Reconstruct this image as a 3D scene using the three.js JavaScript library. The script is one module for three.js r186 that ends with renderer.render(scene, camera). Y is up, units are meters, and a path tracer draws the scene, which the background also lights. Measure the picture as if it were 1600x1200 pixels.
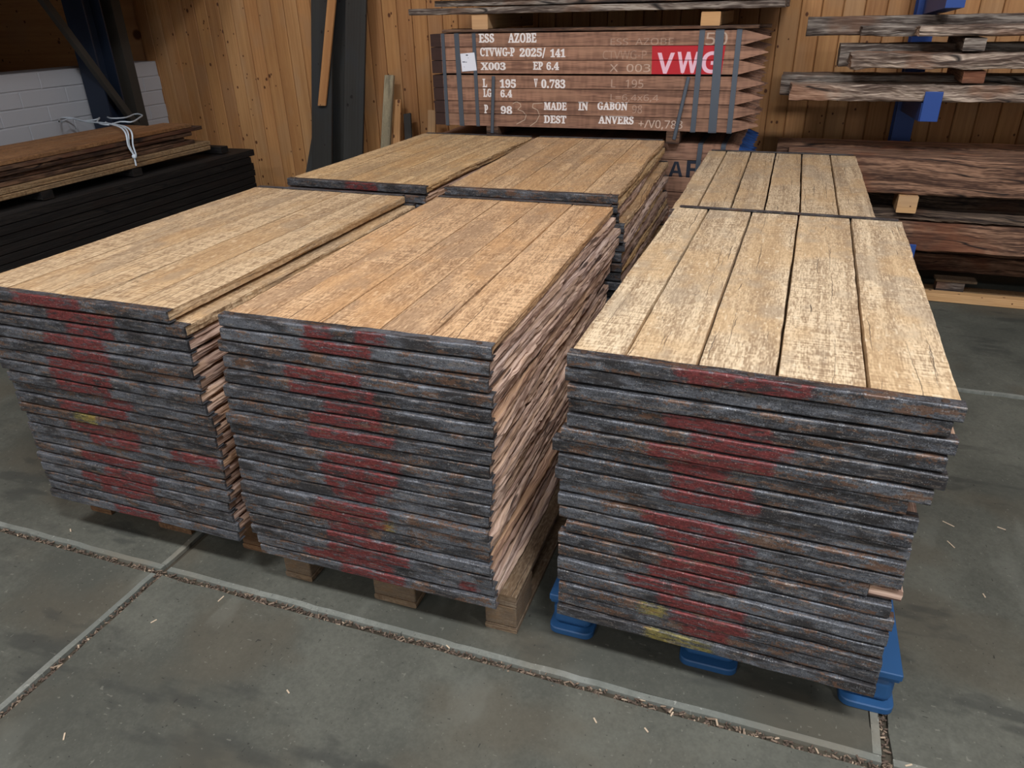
import * as THREE from 'three';
import { RectAreaLightUniformsLib } from 'three/addons/lights/RectAreaLightUniformsLib.js';
import { mergeGeometries } from 'three/addons/utils/BufferGeometryUtils.js';
import { RoundedBoxGeometry } from 'three/addons/geometries/RoundedBoxGeometry.js';

// ---------------------------------------------------------------- camera, light, exposure
const scene = new THREE.Scene();
const renderer = new THREE.WebGLRenderer({ antialias: true });
renderer.toneMapping = THREE.LinearToneMapping;
renderer.toneMappingExposure = 1.55;
renderer.shadowMap.enabled = true;
RectAreaLightUniformsLib.init();
scene.background = new THREE.Color().setRGB(0.95, 1.0, 1.08);

const CAM = { h: 1.63, yaw: -0.35392911, pitch: 0.47395811, roll: -0.02435233, f: 1142.85 };
const V = (x, y, z) => new THREE.Vector3(x, y, z);
const fw = V(Math.sin(CAM.yaw) * Math.cos(CAM.pitch), -Math.sin(CAM.pitch), -Math.cos(CAM.yaw) * Math.cos(CAM.pitch));
const rt0 = V(Math.cos(CAM.yaw), 0, Math.sin(CAM.yaw)), up0 = rt0.clone().cross(fw);
const rt = rt0.clone().multiplyScalar(Math.cos(CAM.roll)).addScaledVector(up0, Math.sin(CAM.roll));
const up = up0.clone().multiplyScalar(Math.cos(CAM.roll)).addScaledVector(rt0, -Math.sin(CAM.roll));
const camera = new THREE.PerspectiveCamera(THREE.MathUtils.radToDeg(2 * Math.atan(600 / CAM.f)), 4 / 3, 0.05, 60);
camera.position.set(0, CAM.h, 0);
camera.quaternion.setFromRotationMatrix(new THREE.Matrix4().makeBasis(rt, up, fw.clone().negate()));
camera.updateMatrixWorld();
// a pixel of the photograph met with a level (Y), facing (Z) or side (X) plane of the place
const ray = (x, y) => rt.clone().multiplyScalar((x - 800) / CAM.f).addScaledVector(up, -(y - 600) / CAM.f).add(fw);
const onY = (x, y, h) => { const d = ray(x, y); return d.multiplyScalar((h - CAM.h) / d.y).add(camera.position); };
const onZ = (x, y, z) => { const d = ray(x, y); return d.multiplyScalar(z / d.z).add(camera.position); };
const onX = (x, y, X) => { const d = ray(x, y); return d.multiplyScalar(X / d.x).add(camera.position); };

// unseen ceiling lamps, placed to light the stacks from above: [x, z, along x, along z, intensity]
const CEIL = 6.2;
const UNSEEN_LAMPS = [[1.5, 0.9, 1.5, 0.6, 70], [-2.6, 0.9, 1.5, 0.6, 40], [4.4, 0.9, 1.5, 0.6, 30], [0.9, 5.2, 1.5, 0.6, 30], [-2.6, 5.2, 1.5, 0.6, 30]];

// ---------------------------------------------------------------- small helpers
let seed = 7;
const rnd = () => { seed = (seed * 1664525 + 1013904223) >>> 0; return seed / 4294967296; };
const rr = (a, b) => a + (b - a) * rnd();
const used = new Map();
const numbered = (n) => { const k = used.get(n) || 0; used.set(n, k + 1); return k ? n + '_' + String(k).padStart(3, '0') : n; };
const shadow = (o) => { o.castShadow = true; o.receiveShadow = true; return o; };
const mesh = (name, geo, mat, parent) => { const m = shadow(new THREE.Mesh(geo, mat)); m.name = parent && parent !== scene ? name : numbered(name); (parent || scene).add(m); return m; };
const group = (name) => { const g = new THREE.Group(); g.name = numbered(name); scene.add(g); return g; };
const tag = (o, label, category, grp) => { o.userData.label = label; o.userData.category = category; if (grp) o.userData.group = grp; return o; };
const struct = (o) => { o.userData.kind = 'structure'; return o; };
const ORD = ['topmost', 'second', 'third', 'fourth', 'fifth', 'sixth', 'seventh', 'eighth', 'ninth', 'tenth', 'eleventh', 'twelfth', 'thirteenth', 'fourteenth', 'fifteenth', 'sixteenth', 'seventeenth', 'eighteenth', 'nineteenth', 'twentieth'];

// lattice noise that repeats every nx, ny cells
const LAT = new Float32Array(65536); { let s = 99; for (let i = 0; i < 65536; i++) { s = (s * 1664525 + 1013904223) >>> 0; LAT[i] = s / 4294967296; } }
const n2 = (x, y, nx, ny, sd) => {
  let ix = Math.floor(x), iy = Math.floor(y); let fx = x - ix, fy = y - iy;
  fx = fx * fx * (3 - 2 * fx); fy = fy * fy * (3 - 2 * fy);
  ix = ((ix % nx) + nx) % nx; iy = ((iy % ny) + ny) % ny;
  const jx = ix + 1 === nx ? 0 : ix + 1, jy = iy + 1 === ny ? 0 : iy + 1;
  const r0 = iy * 977 + sd * 7919, r1 = jy * 977 + sd * 7919;
  const a = LAT[(r0 + ix * 131) & 65535], b = LAT[(r0 + jx * 131) & 65535], c = LAT[(r1 + ix * 131) & 65535], d = LAT[(r1 + jx * 131) & 65535];
  return a + (b - a) * fx + (c - a) * fy + (a - b - c + d) * fx * fy;
};
const fbm = (x, y, nx, ny, sd, o = 4) => { let s = 0, a = 0.5, t = 0; for (let i = 0; i < o; i++) { s += a * n2(x, y, nx, ny, sd + i * 13); t += a; a *= 0.55; x *= 2; y *= 2; nx *= 2; ny *= 2; } return s / t; };
const wob = (t, sd) => n2(t, sd * 0.731, 4096, 4096, sd & 63) * 2 - 1;
const sst = (a, b, x) => { x = Math.min(1, Math.max(0, (x - a) / (b - a))); return x * x * (3 - 2 * x); };
const mix3 = (a, b, t) => [a[0] + (b[0] - a[0]) * t, a[1] + (b[1] - a[1]) * t, a[2] + (b[2] - a[2]) * t];

function dataTex(w, h, fn) {
  const d = new Uint8Array(w * h * 4);
  for (let j = 0, k = 0; j < h; j++) for (let i = 0; i < w; i++, k += 4) {
    const c = fn((i + 0.5) / w, (j + 0.5) / h, i, j);
    d[k] = Math.max(0, Math.min(255, c[0])); d[k + 1] = Math.max(0, Math.min(255, c[1])); d[k + 2] = Math.max(0, Math.min(255, c[2])); d[k + 3] = 255;
  }
  const t = new THREE.DataTexture(d, w, h, THREE.RGBAFormat);
  t.wrapS = t.wrapT = THREE.RepeatWrapping; t.magFilter = THREE.LinearFilter; t.minFilter = THREE.LinearMipmapLinearFilter; t.generateMipmaps = true;
  t.colorSpace = THREE.SRGBColorSpace; t.anisotropy = 8; t.needsUpdate = true; return t;
}

// ---------------------------------------------------------------- textures: u runs along the grain
// rough sawn board, 2 m x 1 m, with drying cracks along the grain
const CRACK = (() => {
  const w = 2048, h = 1024, m = new Float32Array(w * h); let s = 77; const q = () => { s = (s * 1664525 + 1013904223) >>> 0; return s / 4294967296; };
  for (let c = 0; c < 70; c++) {
    const u0 = q() * w, L = (0.03 + 0.3 * q() * q()) * w, v0 = q() * h, drift = (q() - 0.5) * 0.05, wd = 0.3 + 1.1 * q() * q();
    for (let i = 0; i < L; i++) { const t = i / L, v = v0 + i * drift + 5 * (n2(i / 60, c, 4096, 4096, 71) - 0.5) + 2.4 * (n2(i / 14, c, 4096, 4096, 72) - 0.5), e = wd * Math.sin(Math.PI * t) * (0.6 + 0.8 * n2(i / 20, c, 4096, 4096, 73)); const x = Math.floor(u0 + i) % w; for (let d = -3; d <= 3; d++) { const y = ((Math.floor(v) + d) % h + h) % h, k = Math.max(0, Math.min(1, e + 0.6 - Math.abs(Math.floor(v) + d - v))); m[y * w + x] = Math.max(m[y * w + x], k); } }
  }
  return m;
})();
const texBoard = dataTex(2048, 1024, (u, v, i, j) => {
  const w = v + 0.008 * (n2(u * 3, v * 9, 3, 9, 1) - 0.5) + 0.003 * (n2(u * 9, v * 30, 9, 30, 2) - 0.5);
  const ring = n2(u * 3, w * 46, 3, 46, 3), ring2 = n2(u * 6, w * 120, 6, 120, 33), fib = n2(u * 70, w * 460, 70, 460, 4), fib2 = n2(u * 200, w * 330, 200, 330, 5);
  const patch = fbm(u * 7, v * 6, 7, 6, 6, 4), saw = n2(u * 460, v * 22, 460, 22, 7), sm = fbm(u * 9, v * 7, 9, 7, 17, 2), dirt = fbm(u * 16, v * 12, 16, 12, 8, 4);
  const t = 0.2 * ring + 0.14 * ring2 + 0.22 * fib + 0.28 * fib2 + 0.16 * (0.5 + (saw - 0.5) * sst(0.3, 0.6, sm) * 1.6);
  let c = mix3([150, 126, 98], [232, 212, 178], sst(0.22, 0.72, t));
  c = mix3(c, [206, 172, 126], 0.5 * sst(0.42, 0.7, patch));
  c = mix3(c, [172, 156, 134], 0.5 * sst(0.5, 0.74, dirt));
  const sp = n2(u * 300, v * 150, 300, 150, 9); if (sp > 0.93) c = mix3(c, [98, 88, 78], 0.55 * sst(0.93, 0.98, sp));
  const pale = n2(u * 90, w * 130, 90, 130, 19); if (pale > 0.8) c = mix3(c, [242, 228, 198], 0.55 * sst(0.8, 0.95, pale));
  return mix3(c, [62, 50, 40], 0.85 * CRACK[j * 2048 + i]);
});
// torn, fibrous plank edges, 1 m x 0.25 m
const texTorn = dataTex(1024, 512, (u, v) => {
  const w = v + 0.05 * (n2(u * 3, v * 4, 3, 4, 81) - 0.5) + 0.012 * (n2(u * 16, v * 14, 16, 14, 82) - 0.5);
  const a = n2(u * 5, w * 22, 5, 22, 83), b = n2(u * 12, w * 70, 12, 70, 84), f = n2(u * 30, w * 190, 30, 190, 85), p = fbm(u * 5, v * 4, 5, 4, 86, 3);
  let c = mix3([142, 116, 102], [234, 212, 194], sst(0.2, 0.8, 0.36 * a + 0.36 * b + 0.28 * f));
  c = mix3(c, [206, 176, 144], 0.5 * sst(0.5, 0.7, p));
  const k = n2(u * 7, w * 40, 7, 40, 87); return mix3(c, [62, 48, 41], 0.8 * sst(0.8, 0.92, k));
});
// spruce boarding, 3 m x 1.25 m
const KN = []; { let s = 5; const q = () => { s = (s * 1664525 + 1013904223) >>> 0; return s / 4294967296; }; for (let i = 0; i < 130; i++) KN.push([q(), q(), 0.004 + 0.008 * q() * q()]); }
const texPine = (() => {
  const w = 2048, h = 1024, kn = new Float32Array(w * h * 2);
  for (const [ku, kv, r] of KN) {
    const R = r * 7, i0 = Math.floor((ku - R / 3) * w), i1 = Math.ceil((ku + R / 3) * w), j0 = Math.floor((kv - R / 1.25) * h), j1 = Math.ceil((kv + R / 1.25) * h);
    for (let j = j0; j <= j1; j++) for (let i = i0; i <= i1; i++) {
      const du = (i / w - ku) * 3, dv = (j / h - kv) * 1.25, a = Math.hypot(du * 0.75, dv) / r, b = Math.hypot(du * 0.35, dv) / r, k = (((j % h + h) % h) * w + ((i % w) + w) % w) * 2;
      kn[k] = Math.max(kn[k], 1 - sst(0.75, 1.3, a)); const push = dv * Math.exp(-b * b * 0.25); if (Math.abs(push) > Math.abs(kn[k + 1])) kn[k + 1] = push;
    }
  }
  return dataTex(w, h, (u, v, i, j) => {
    const k = (j * w + i) * 2, x = v - kn[k + 1] * 0.55 + 0.006 * (n2(u * 4, v * 10, 4, 10, 21) - 0.5);
    const ring = n2(u * 2, x * 130, 2, 130, 22), fib = n2(u * 50, v * 500, 50, 500, 23), patch = fbm(u * 4, v * 10, 4, 10, 24, 3);
    let c = mix3([176, 132, 88], [204, 162, 114], sst(0.15, 0.85, 0.34 * ring + 0.2 * fib + 0.46 * patch));
    const dust = fbm(u * 12, v * 8, 12, 8, 25, 3); c = mix3(c, [182, 150, 118], 0.5 * sst(0.45, 0.75, dust));
    return mix3(c, [84, 48, 26], kn[k] * 0.85);
  });
})();
// weathered, cracked hardwood, 2 m x 0.8 m
const texOld = dataTex(2048, 1024, (u, v) => {
  const w = v + 0.05 * (n2(u * 3, v * 4, 3, 4, 41) - 0.5) + 0.014 * (n2(u * 14, v * 16, 14, 16, 42) - 0.5);
  const a = n2(u * 7, w * 44, 7, 44, 43), b = n2(u * 24, w * 150, 24, 150, 44), f = n2(u * 90, w * 380, 90, 380, 45), p = fbm(u * 8, v * 5, 8, 5, 46, 4);
  let c = mix3([78, 62, 52], [206, 188, 168], sst(0.2, 0.82, 0.4 * a + 0.35 * b + 0.25 * f));
  c = mix3(c, [150, 104, 76], 0.6 * sst(0.48, 0.72, p));
  const k = Math.abs(n2(u * 6, w * 26, 6, 26, 47) - 0.5), m = n2(u * 9, v * 14, 9, 14, 48);
  if (k < 0.05 && m > 0.42) c = mix3(c, [26, 20, 17], 0.9 * (1 - k / 0.05) * sst(0.42, 0.55, m));
  return c;
});
// planed hardwood, 2 m x 0.6 m
const hard = (u, v) => {
  const w = v + 0.012 * (n2(u * 3, v * 6, 3, 6, 51) - 0.5);
  const a = n2(u * 4, w * 60, 4, 60, 52), b = n2(u * 40, w * 330, 40, 330, 53), p = fbm(u * 7, v * 4, 7, 4, 54, 4), q = n2(u * 150, v * 10, 150, 10, 55);
  let c = mix3([104, 74, 58], [160, 120, 96], sst(0.2, 0.8, 0.4 * a + 0.4 * b + 0.2 * q));
  return mix3(c, [164, 126, 100], 0.5 * sst(0.5, 0.72, p));
};
const texHard = dataTex(1024, 512, hard);
// concrete, one slab of 2.18 m
const texConcrete = dataTex(2048, 2048, (u, v) => {
  const big = fbm(u * 3, v * 3, 3, 3, 61, 5), mid = fbm(u * 14, v * 12, 14, 12, 62, 4), fine = n2(u * 500, v * 500, 500, 500, 63), f2 = n2(u * 190, v * 190, 190, 190, 64);
  let c = mix3([108, 110, 101], [148, 149, 138], sst(0.25, 0.75, 0.45 * big + 0.35 * mid + 0.1 * fine + 0.1 * f2));
  const brown = fbm(u * 5 + 9, v * 6, 5, 6, 65, 4); c = mix3(c, [126, 116, 98], 0.5 * sst(0.5, 0.72, brown));
  const st = fbm(u * 14, v * 40, 14, 40, 66, 4), sm = fbm(u * 4, v * 4, 4, 4, 67, 3); c = mix3(c, [70, 72, 68], 0.45 * sst(0.52, 0.76, st) * sst(0.46, 0.66, sm));
  const wh = fbm(u * 20, v * 7, 20, 7, 68, 4); c = mix3(c, [176, 178, 170], 0.3 * sst(0.62, 0.76, wh) * sst(0.45, 0.6, 1 - sm));
  const sp = n2(u * 260, v * 260, 260, 260, 69); if (sp > 0.95) c = mix3(c, [190, 188, 176], 0.5); else if (sp < 0.035) c = mix3(c, [48, 46, 42], 0.6);
  return c;
});
// steel end bars: one strip for every board of a stack, red paint between the given fractions
const RED = {
  R: [[.31, .65], 0, 0, [.29, .58], [.36, .63], [.26, .61], [.36, .54], [.35, .58], [.34, .61], 0, [.27, .55], [.32, .6], [.39, .6], [.34, .61], [.3, .57], [.24, .43], [.34, .61], [.38, .62], [.42, .57], 0],
  M: [[.34, .44, .53, .64], [.33, .59], 0, [.25, .54], [.27, .59], [.4, .61], [.33, .6], [.33, .66], 0, [.38, .67], [.36, .66], [.37, .63], [.4, .57], [.33, .62], [.3, .62], [.37, .53], [.35, .63], [.35, .68], [.22, .6, .87, .93], [.37, .64]],
  L: [[.27, .6], [.36, .68], [.44, .66], [.31, .6], [.43, .62], [.28, .62], [.27, .58], [.27, .54], [.49, .63], [.24, .58], 0, [.24, .6], [.34, .6, .76, .98], 0, [.26, .58], [.38, .65], [.24, .62], [.32, .61], 0, [.37, .6]],
};
const YEL = { R: { 17: [.27, .36], 19: [.31, .52] }, M: { 14: [.6, .63] }, L: { 10: [.3, .42] } };
function steelAtlas(key, sd) {
  const N = 20, rows = 1020;
  return dataTex(2048, 1024, (u, v) => {
    const row = Math.min(N - 1, Math.floor(v * N)), p = v * N - row, s = sd + row * 3;
    const x = u * 0.785, y = p * 0.075, X = x * 100, Y = y * 100; // centimetres
    const q = (fx, fy, k) => n2(X * fx + 7 * row, Y * fy + 31 * row, 4096, 4096, s + k), Q = (fx, fy, k) => fbm(X * fx + 7 * row, Y * fy + 31 * row, 4096, 4096, s + k, 4);
    const rw = LAT[(sd * 31 + row * 577) & 65535], ru = LAT[(sd * 67 + row * 911) & 65535];
    let c = mix3([46, 46, 48], [104, 107, 112], sst(0.28, 0.72, 0.4 * Q(0.16, 0.6, 1) + 0.14 * q(0.8, 4, 2) + 0.2 * q(4, 5, 3) + 0.2 * q(11, 9, 15) + 0.16 * (rw - 0.5) + 0.04));
    c = mix3(c, [40, 37, 36], 0.7 * sst(0.5, 0.7, Q(0.1, 0.35, 4)));
    c = mix3(c, [108, 76, 56], 0.75 * sst(0.63 - 0.15 * ru, 0.77 - 0.15 * ru, 0.75 * Q(0.16, 0.6, 5) + 0.25 * q(2, 3, 18)));
    c = mix3(c, [150, 154, 158], 0.65 * sst(0.58, 0.78, 0.7 * Q(0.4, 1.3, 6) + 0.3 * q(8, 7, 16)));
    c = mix3(c, [136, 122, 108], 0.5 * sst(0.6, 0.78, Q(0.3, 2.0, 7)));
    const paint = (list, col, k) => {
      for (let i = 0; list && i < list.length; i += 2) {
        const e = 0.035 * (Q(0.5, 1.6, 8) - 0.5) + 0.02 * (q(4, 6, 9) - 0.5), m = sst(list[i] - 0.012, list[i] + 0.012, u + e) * (1 - sst(list[i + 1] - 0.012, list[i + 1] + 0.012, u + e));
        if (m > 0) c = mix3(c, mix3(col, [col[0] * 0.62, col[1] * 0.62, col[2] * 0.62], q(1.5, 4, 10)), m * k * (1 - 0.8 * sst(0.5, 0.66, Q(0.35, 1.8, 11))) * sst(0.3, 0.42, p + 0.15 * (q(1, 3, 12) - 0.5)));
      }
    };
    paint(RED[key][row], [134, 58, 56], 0.9); paint((YEL[key] || {})[row], [190, 170, 70], 0.6);
    const gr = q(3.5, 4.5, 17); c = mix3(c, [176, 170, 158], 0.6 * sst(0.84, 0.96, gr)); c = mix3(c, [30, 28, 27], 0.6 * (1 - sst(0.06, 0.18, gr)));
    const sp = q(7, 9, 13); if (sp > 0.965) c = mix3(c, [212, 210, 200], 0.7); else if (sp < 0.04) c = mix3(c, [24, 22, 20], 0.6);
    return c;
  });
}
const steelTex = { R: steelAtlas('R', 101), M: steelAtlas('M', 203), L: steelAtlas('L', 307) };

// ---------------------------------------------------------------- materials
const std = (o) => new THREE.MeshStandardMaterial(o);
const wood = (map, tint, bump, rough = 0.85) => std({ map, color: tint, bumpMap: map, bumpScale: bump, roughness: rough });
const lin = (r, g, b) => new THREE.Color().setRGB(r, g, b);
const M = {
  boardR: wood(texBoard, lin(0.98, 0.95, 0.91), 0.0013), boardR2: wood(texBoard, lin(0.86, 0.82, 0.77), 0.0013),
  boardM: wood(texBoard, lin(0.93, 0.75, 0.61), 0.0011), boardM2: wood(texBoard, lin(0.90, 0.75, 0.61), 0.0011),
  boardL: wood(texBoard, lin(0.88, 0.79, 0.69), 0.0012), boardB: wood(texBoard, lin(0.92, 0.79, 0.61), 0.0013),
  edge: [lin(1.0, 0.92, 0.86), lin(0.80, 0.71, 0.66), lin(0.60, 0.53, 0.49), lin(0.94, 0.80, 0.66), lin(0.98, 0.94, 0.93)].map((c) => wood(texTorn, c, 0.0010, 0.9)),
  steel: Object.fromEntries(Object.entries(steelTex).map(([k, t]) => [k, std({ map: t, bumpMap: t, bumpScale: 0.0003, metalness: 0.3, roughness: 0.5 })])),
  pine: [lin(0.98, 0.88, 0.74), lin(0.86, 0.72, 0.58), lin(1.0, 0.84, 0.66), lin(0.92, 0.78, 0.60), lin(0.80, 0.66, 0.52)].map((c) => wood(texPine, c, 0.0006, 0.7)),
  old: wood(texOld, lin(0.95, 0.93, 0.92), 0.006), oldGrey: wood(texOld, lin(0.62, 0.66, 0.70), 0.004), oldBrown: wood(texOld, lin(0.62, 0.42, 0.32), 0.004), bark: wood(texOld, lin(0.30, 0.25, 0.21), 0.006),
  hard: [lin(1, 1, 1), lin(1.0, 0.92, 0.86), lin(0.86, 0.86, 0.88)].map((c) => wood(texHard, c, 0.0006, 0.75)),
  tar: wood(texOld, lin(0.028, 0.027, 0.027), 0.002, 0.7), tarBoard: wood(texPine, lin(0.062, 0.105, 0.20), 0.001, 0.65),
  brown: wood(texBoard, lin(0.40, 0.25, 0.15), 0.001, 0.75), brownDark: wood(texOld, lin(0.30, 0.20, 0.14), 0.002, 0.8), tan: wood(texBoard, lin(0.44, 0.36, 0.27), 0.001, 0.8),
  block: wood(texPine, lin(1.1, 1.1, 1.05), 0.0004, 0.75), pallet: wood(texBoard, lin(0.34, 0.305, 0.285), 0.0015, 0.9), palletBrown: wood(texBoard, lin(0.28, 0.19, 0.13), 0.0015, 0.9),
  concrete: std({ map: texConcrete, bumpMap: texConcrete, bumpScale: 0.0012, roughness: 0.8, color: lin(0.41, 0.405, 0.375) }),
  joint: std({ map: texConcrete, color: lin(0.30, 0.25, 0.20), roughness: 1 }), trim: std({ map: texConcrete, color: lin(1.0, 1.02, 1.04), roughness: 0.6 }),
  blue: std({ color: '#23507d', roughness: 0.55 }), blueDeep: std({ color: '#24478c', roughness: 0.5 }), strap: std({ color: '#59626c', roughness: 0.45, metalness: 0.5 }),
  column: std({ color: '#1d283a', roughness: 0.55 }), brace: std({ color: '#3c3831', roughness: 0.8 }),
  masonry: std({ color: lin(0.55, 0.56, 0.58), roughness: 0.85 }), mortar: std({ color: lin(0.51, 0.52, 0.54), roughness: 0.95 }),
  ceiling: std({ color: lin(0.36, 0.36, 0.37), roughness: 0.9 }), plaster: std({ color: lin(0.46, 0.46, 0.46), roughness: 0.9 }),
  string: std({ color: lin(0.62, 0.70, 0.76), roughness: 0.6 }), paper: std({ color: lin(0.8, 0.82, 0.86), roughness: 0.7 }), bolt: std({ color: lin(0.09, 0.06, 0.045), roughness: 0.6, metalness: 0.4 }),
  chip: std({ color: lin(0.55, 0.43, 0.30), roughness: 0.9 }), chipBoard: wood(texConcrete, lin(1.7, 1.4, 1.05), 0.001, 0.9), lampBody: std({ color: lin(0.5, 0.5, 0.5), roughness: 0.6 }),
  glow: std({ color: 0xffffff, emissive: 0xffffff, emissiveIntensity: 3 }),
};

// ---------------------------------------------------------------- shapes
// a bar along x made of rings; ring(t) gives [[y, z], ...] around the section; flat normals; u along, v around, in metres over (lu, lv)
function ringBar(x0, x1, nx, ring, { lu = 2, lv = 1, off = [rnd(), rnd()], caps = true, xoff = null } = {}) {
  const P = [], U = [], R = [];
  for (let i = 0; i <= nx; i++) R.push(ring(i / nx, i));
  const m = R[0].length, X = (i, k) => x0 + (x1 - x0) * i / nx + (xoff ? xoff(i / nx, k) : 0);
  let per = [0]; for (let k = 0; k < m; k++) { const a = R[0][k], b = R[0][(k + 1) % m]; per.push(per[k] + Math.hypot(a[0] - b[0], a[1] - b[1])); }
  const put = (i, k, kk) => { const q = R[i][k % m]; P.push(X(i, k % m), q[0], q[1]); U.push((X(i, k % m) - x0) / lu + off[0], per[kk] / lv + off[1]); };
  for (let i = 0; i < nx; i++) for (let k = 0; k < m; k++) { put(i, k, k); put(i + 1, k, k); put(i + 1, k + 1, k + 1); put(i, k, k); put(i + 1, k + 1, k + 1); put(i, k + 1, k + 1); }
  if (caps) for (const i of [0, nx]) {
    let cy = 0, cz = 0; for (const q of R[i]) { cy += q[0] / m; cz += q[1] / m; }
    for (let k = 0; k < m; k++) {
      const tri = [[cy, cz, X(i, 0)], [...R[i][k], X(i, k)], [...R[i][(k + 1) % m], X(i, (k + 1) % m)]]; if (!i) tri.reverse(); tri.reverse();
      for (const t of tri) { P.push(t[2], t[0], t[1]); U.push(t[1] / lu + off[0], t[0] / lv + off[1]); }
    }
  }
  const g = new THREE.BufferGeometry(); g.setAttribute('position', new THREE.Float32BufferAttribute(P, 3)); g.setAttribute('uv', new THREE.Float32BufferAttribute(U, 2)); g.computeVertexNormals();
  return g;
}
const flip = (g) => { const p = g.attributes.position, u = g.attributes.uv; for (let i = 0; i < p.count; i += 3) { for (const a of [p, u]) for (let c = 0; c < a.itemSize; c++) { const k = a.array[(i + 1) * a.itemSize + c]; a.array[(i + 1) * a.itemSize + c] = a.array[(i + 2) * a.itemSize + c]; a.array[(i + 2) * a.itemSize + c] = k; } } g.computeVertexNormals(); return g; };
// plain squared timber along x, centred in y and z on (0, h/2, 0), small arris; amp roughens
function timber(x0, x1, h, d, { amp = 0, nx = 1, arris = 0.003, lu = 2, lv = 1, sd = Math.floor(rnd() * 900) + 3, off } = {}) {
  const a = arris, base = [[h, -d / 2 + a], [h, d / 2 - a], [h - a, d / 2], [a, d / 2], [0, d / 2 - a], [0, -d / 2 + a], [a, -d / 2], [h - a, -d / 2]];
  if (amp) { const mid = []; base.forEach((q, k) => { mid.push(q); const n = base[(k + 1) % 8]; if (k % 2 === 0 && Math.hypot(q[0] - n[0], q[1] - n[1]) > 0.02) for (const t of [0.33, 0.67]) mid.push([q[0] + (n[0] - q[0]) * t, q[1] + (n[1] - q[1]) * t]); }); base.length = 0; base.push(...mid); }
  const L = Math.abs(x1 - x0);
  return ringBar(x0, x1, nx, (t) => base.map(([y, z], k) => amp ? [y + amp * (0.7 * wob(t * L * 9 + k * 5.1, sd + k) + 0.5 * wob(t * L * 30, sd + k + 17)), z + amp * (0.7 * wob(t * L * 8 + k * 3.3, sd + k + 31) + 0.5 * wob(t * L * 34, sd + k + 47))] : [y, z]), { lu, lv, ...(off ? { off } : {}), xoff: amp ? (t, k) => (t === 0 || t === 1 ? amp * wob(k * 1.7, sd + 5) : 0) : null });
}
// tapering point at the +x end of a stake
function stake(L, h, d, point, opt = {}) {
  const a = 0.0015, s = (k) => [[h / 2 + (h / 2) * k, -d / 2 * k], [h / 2 + (h / 2) * k, d / 2 * k], [h / 2 - (h / 2) * k, d / 2 * k], [h / 2 - (h / 2) * k, -d / 2 * k]];
  const body = ringBar(0, L - point, 1, () => s(1), { lu: 2, lv: 0.6, ...opt }), tip = ringBar(L - point, L, 1, (t) => s(1 - t * 0.96), { lu: 2, lv: 0.6, caps: false, ...opt });
  return mergeGeometries([body, tip]);
}
const boxUV = (w, h, d, lu, lv) => timberBox(w, h, d, lu, lv);
function timberBox(w, h, d, lu = 2, lv = 1, arris = 0.002) { return timber(-w / 2, w / 2, h, d, { arris, lu, lv }); }
// a plank between two points: its centre line P->Q, width across `side`
function plankBetween(P, Q, width, thick, side, opts = {}) {
  const x = Q.clone().sub(P), L = x.length(); x.normalize();
  const z = side.clone().addScaledVector(x, -side.dot(x)).normalize(), y = z.clone().cross(x);
  const g = timber(0, L, thick, width, opts); g.translate(0, -thick / 2, 0);
  g.applyMatrix4(new THREE.Matrix4().makeBasis(x, y, z).setPosition(P)); return g;
}

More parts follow.
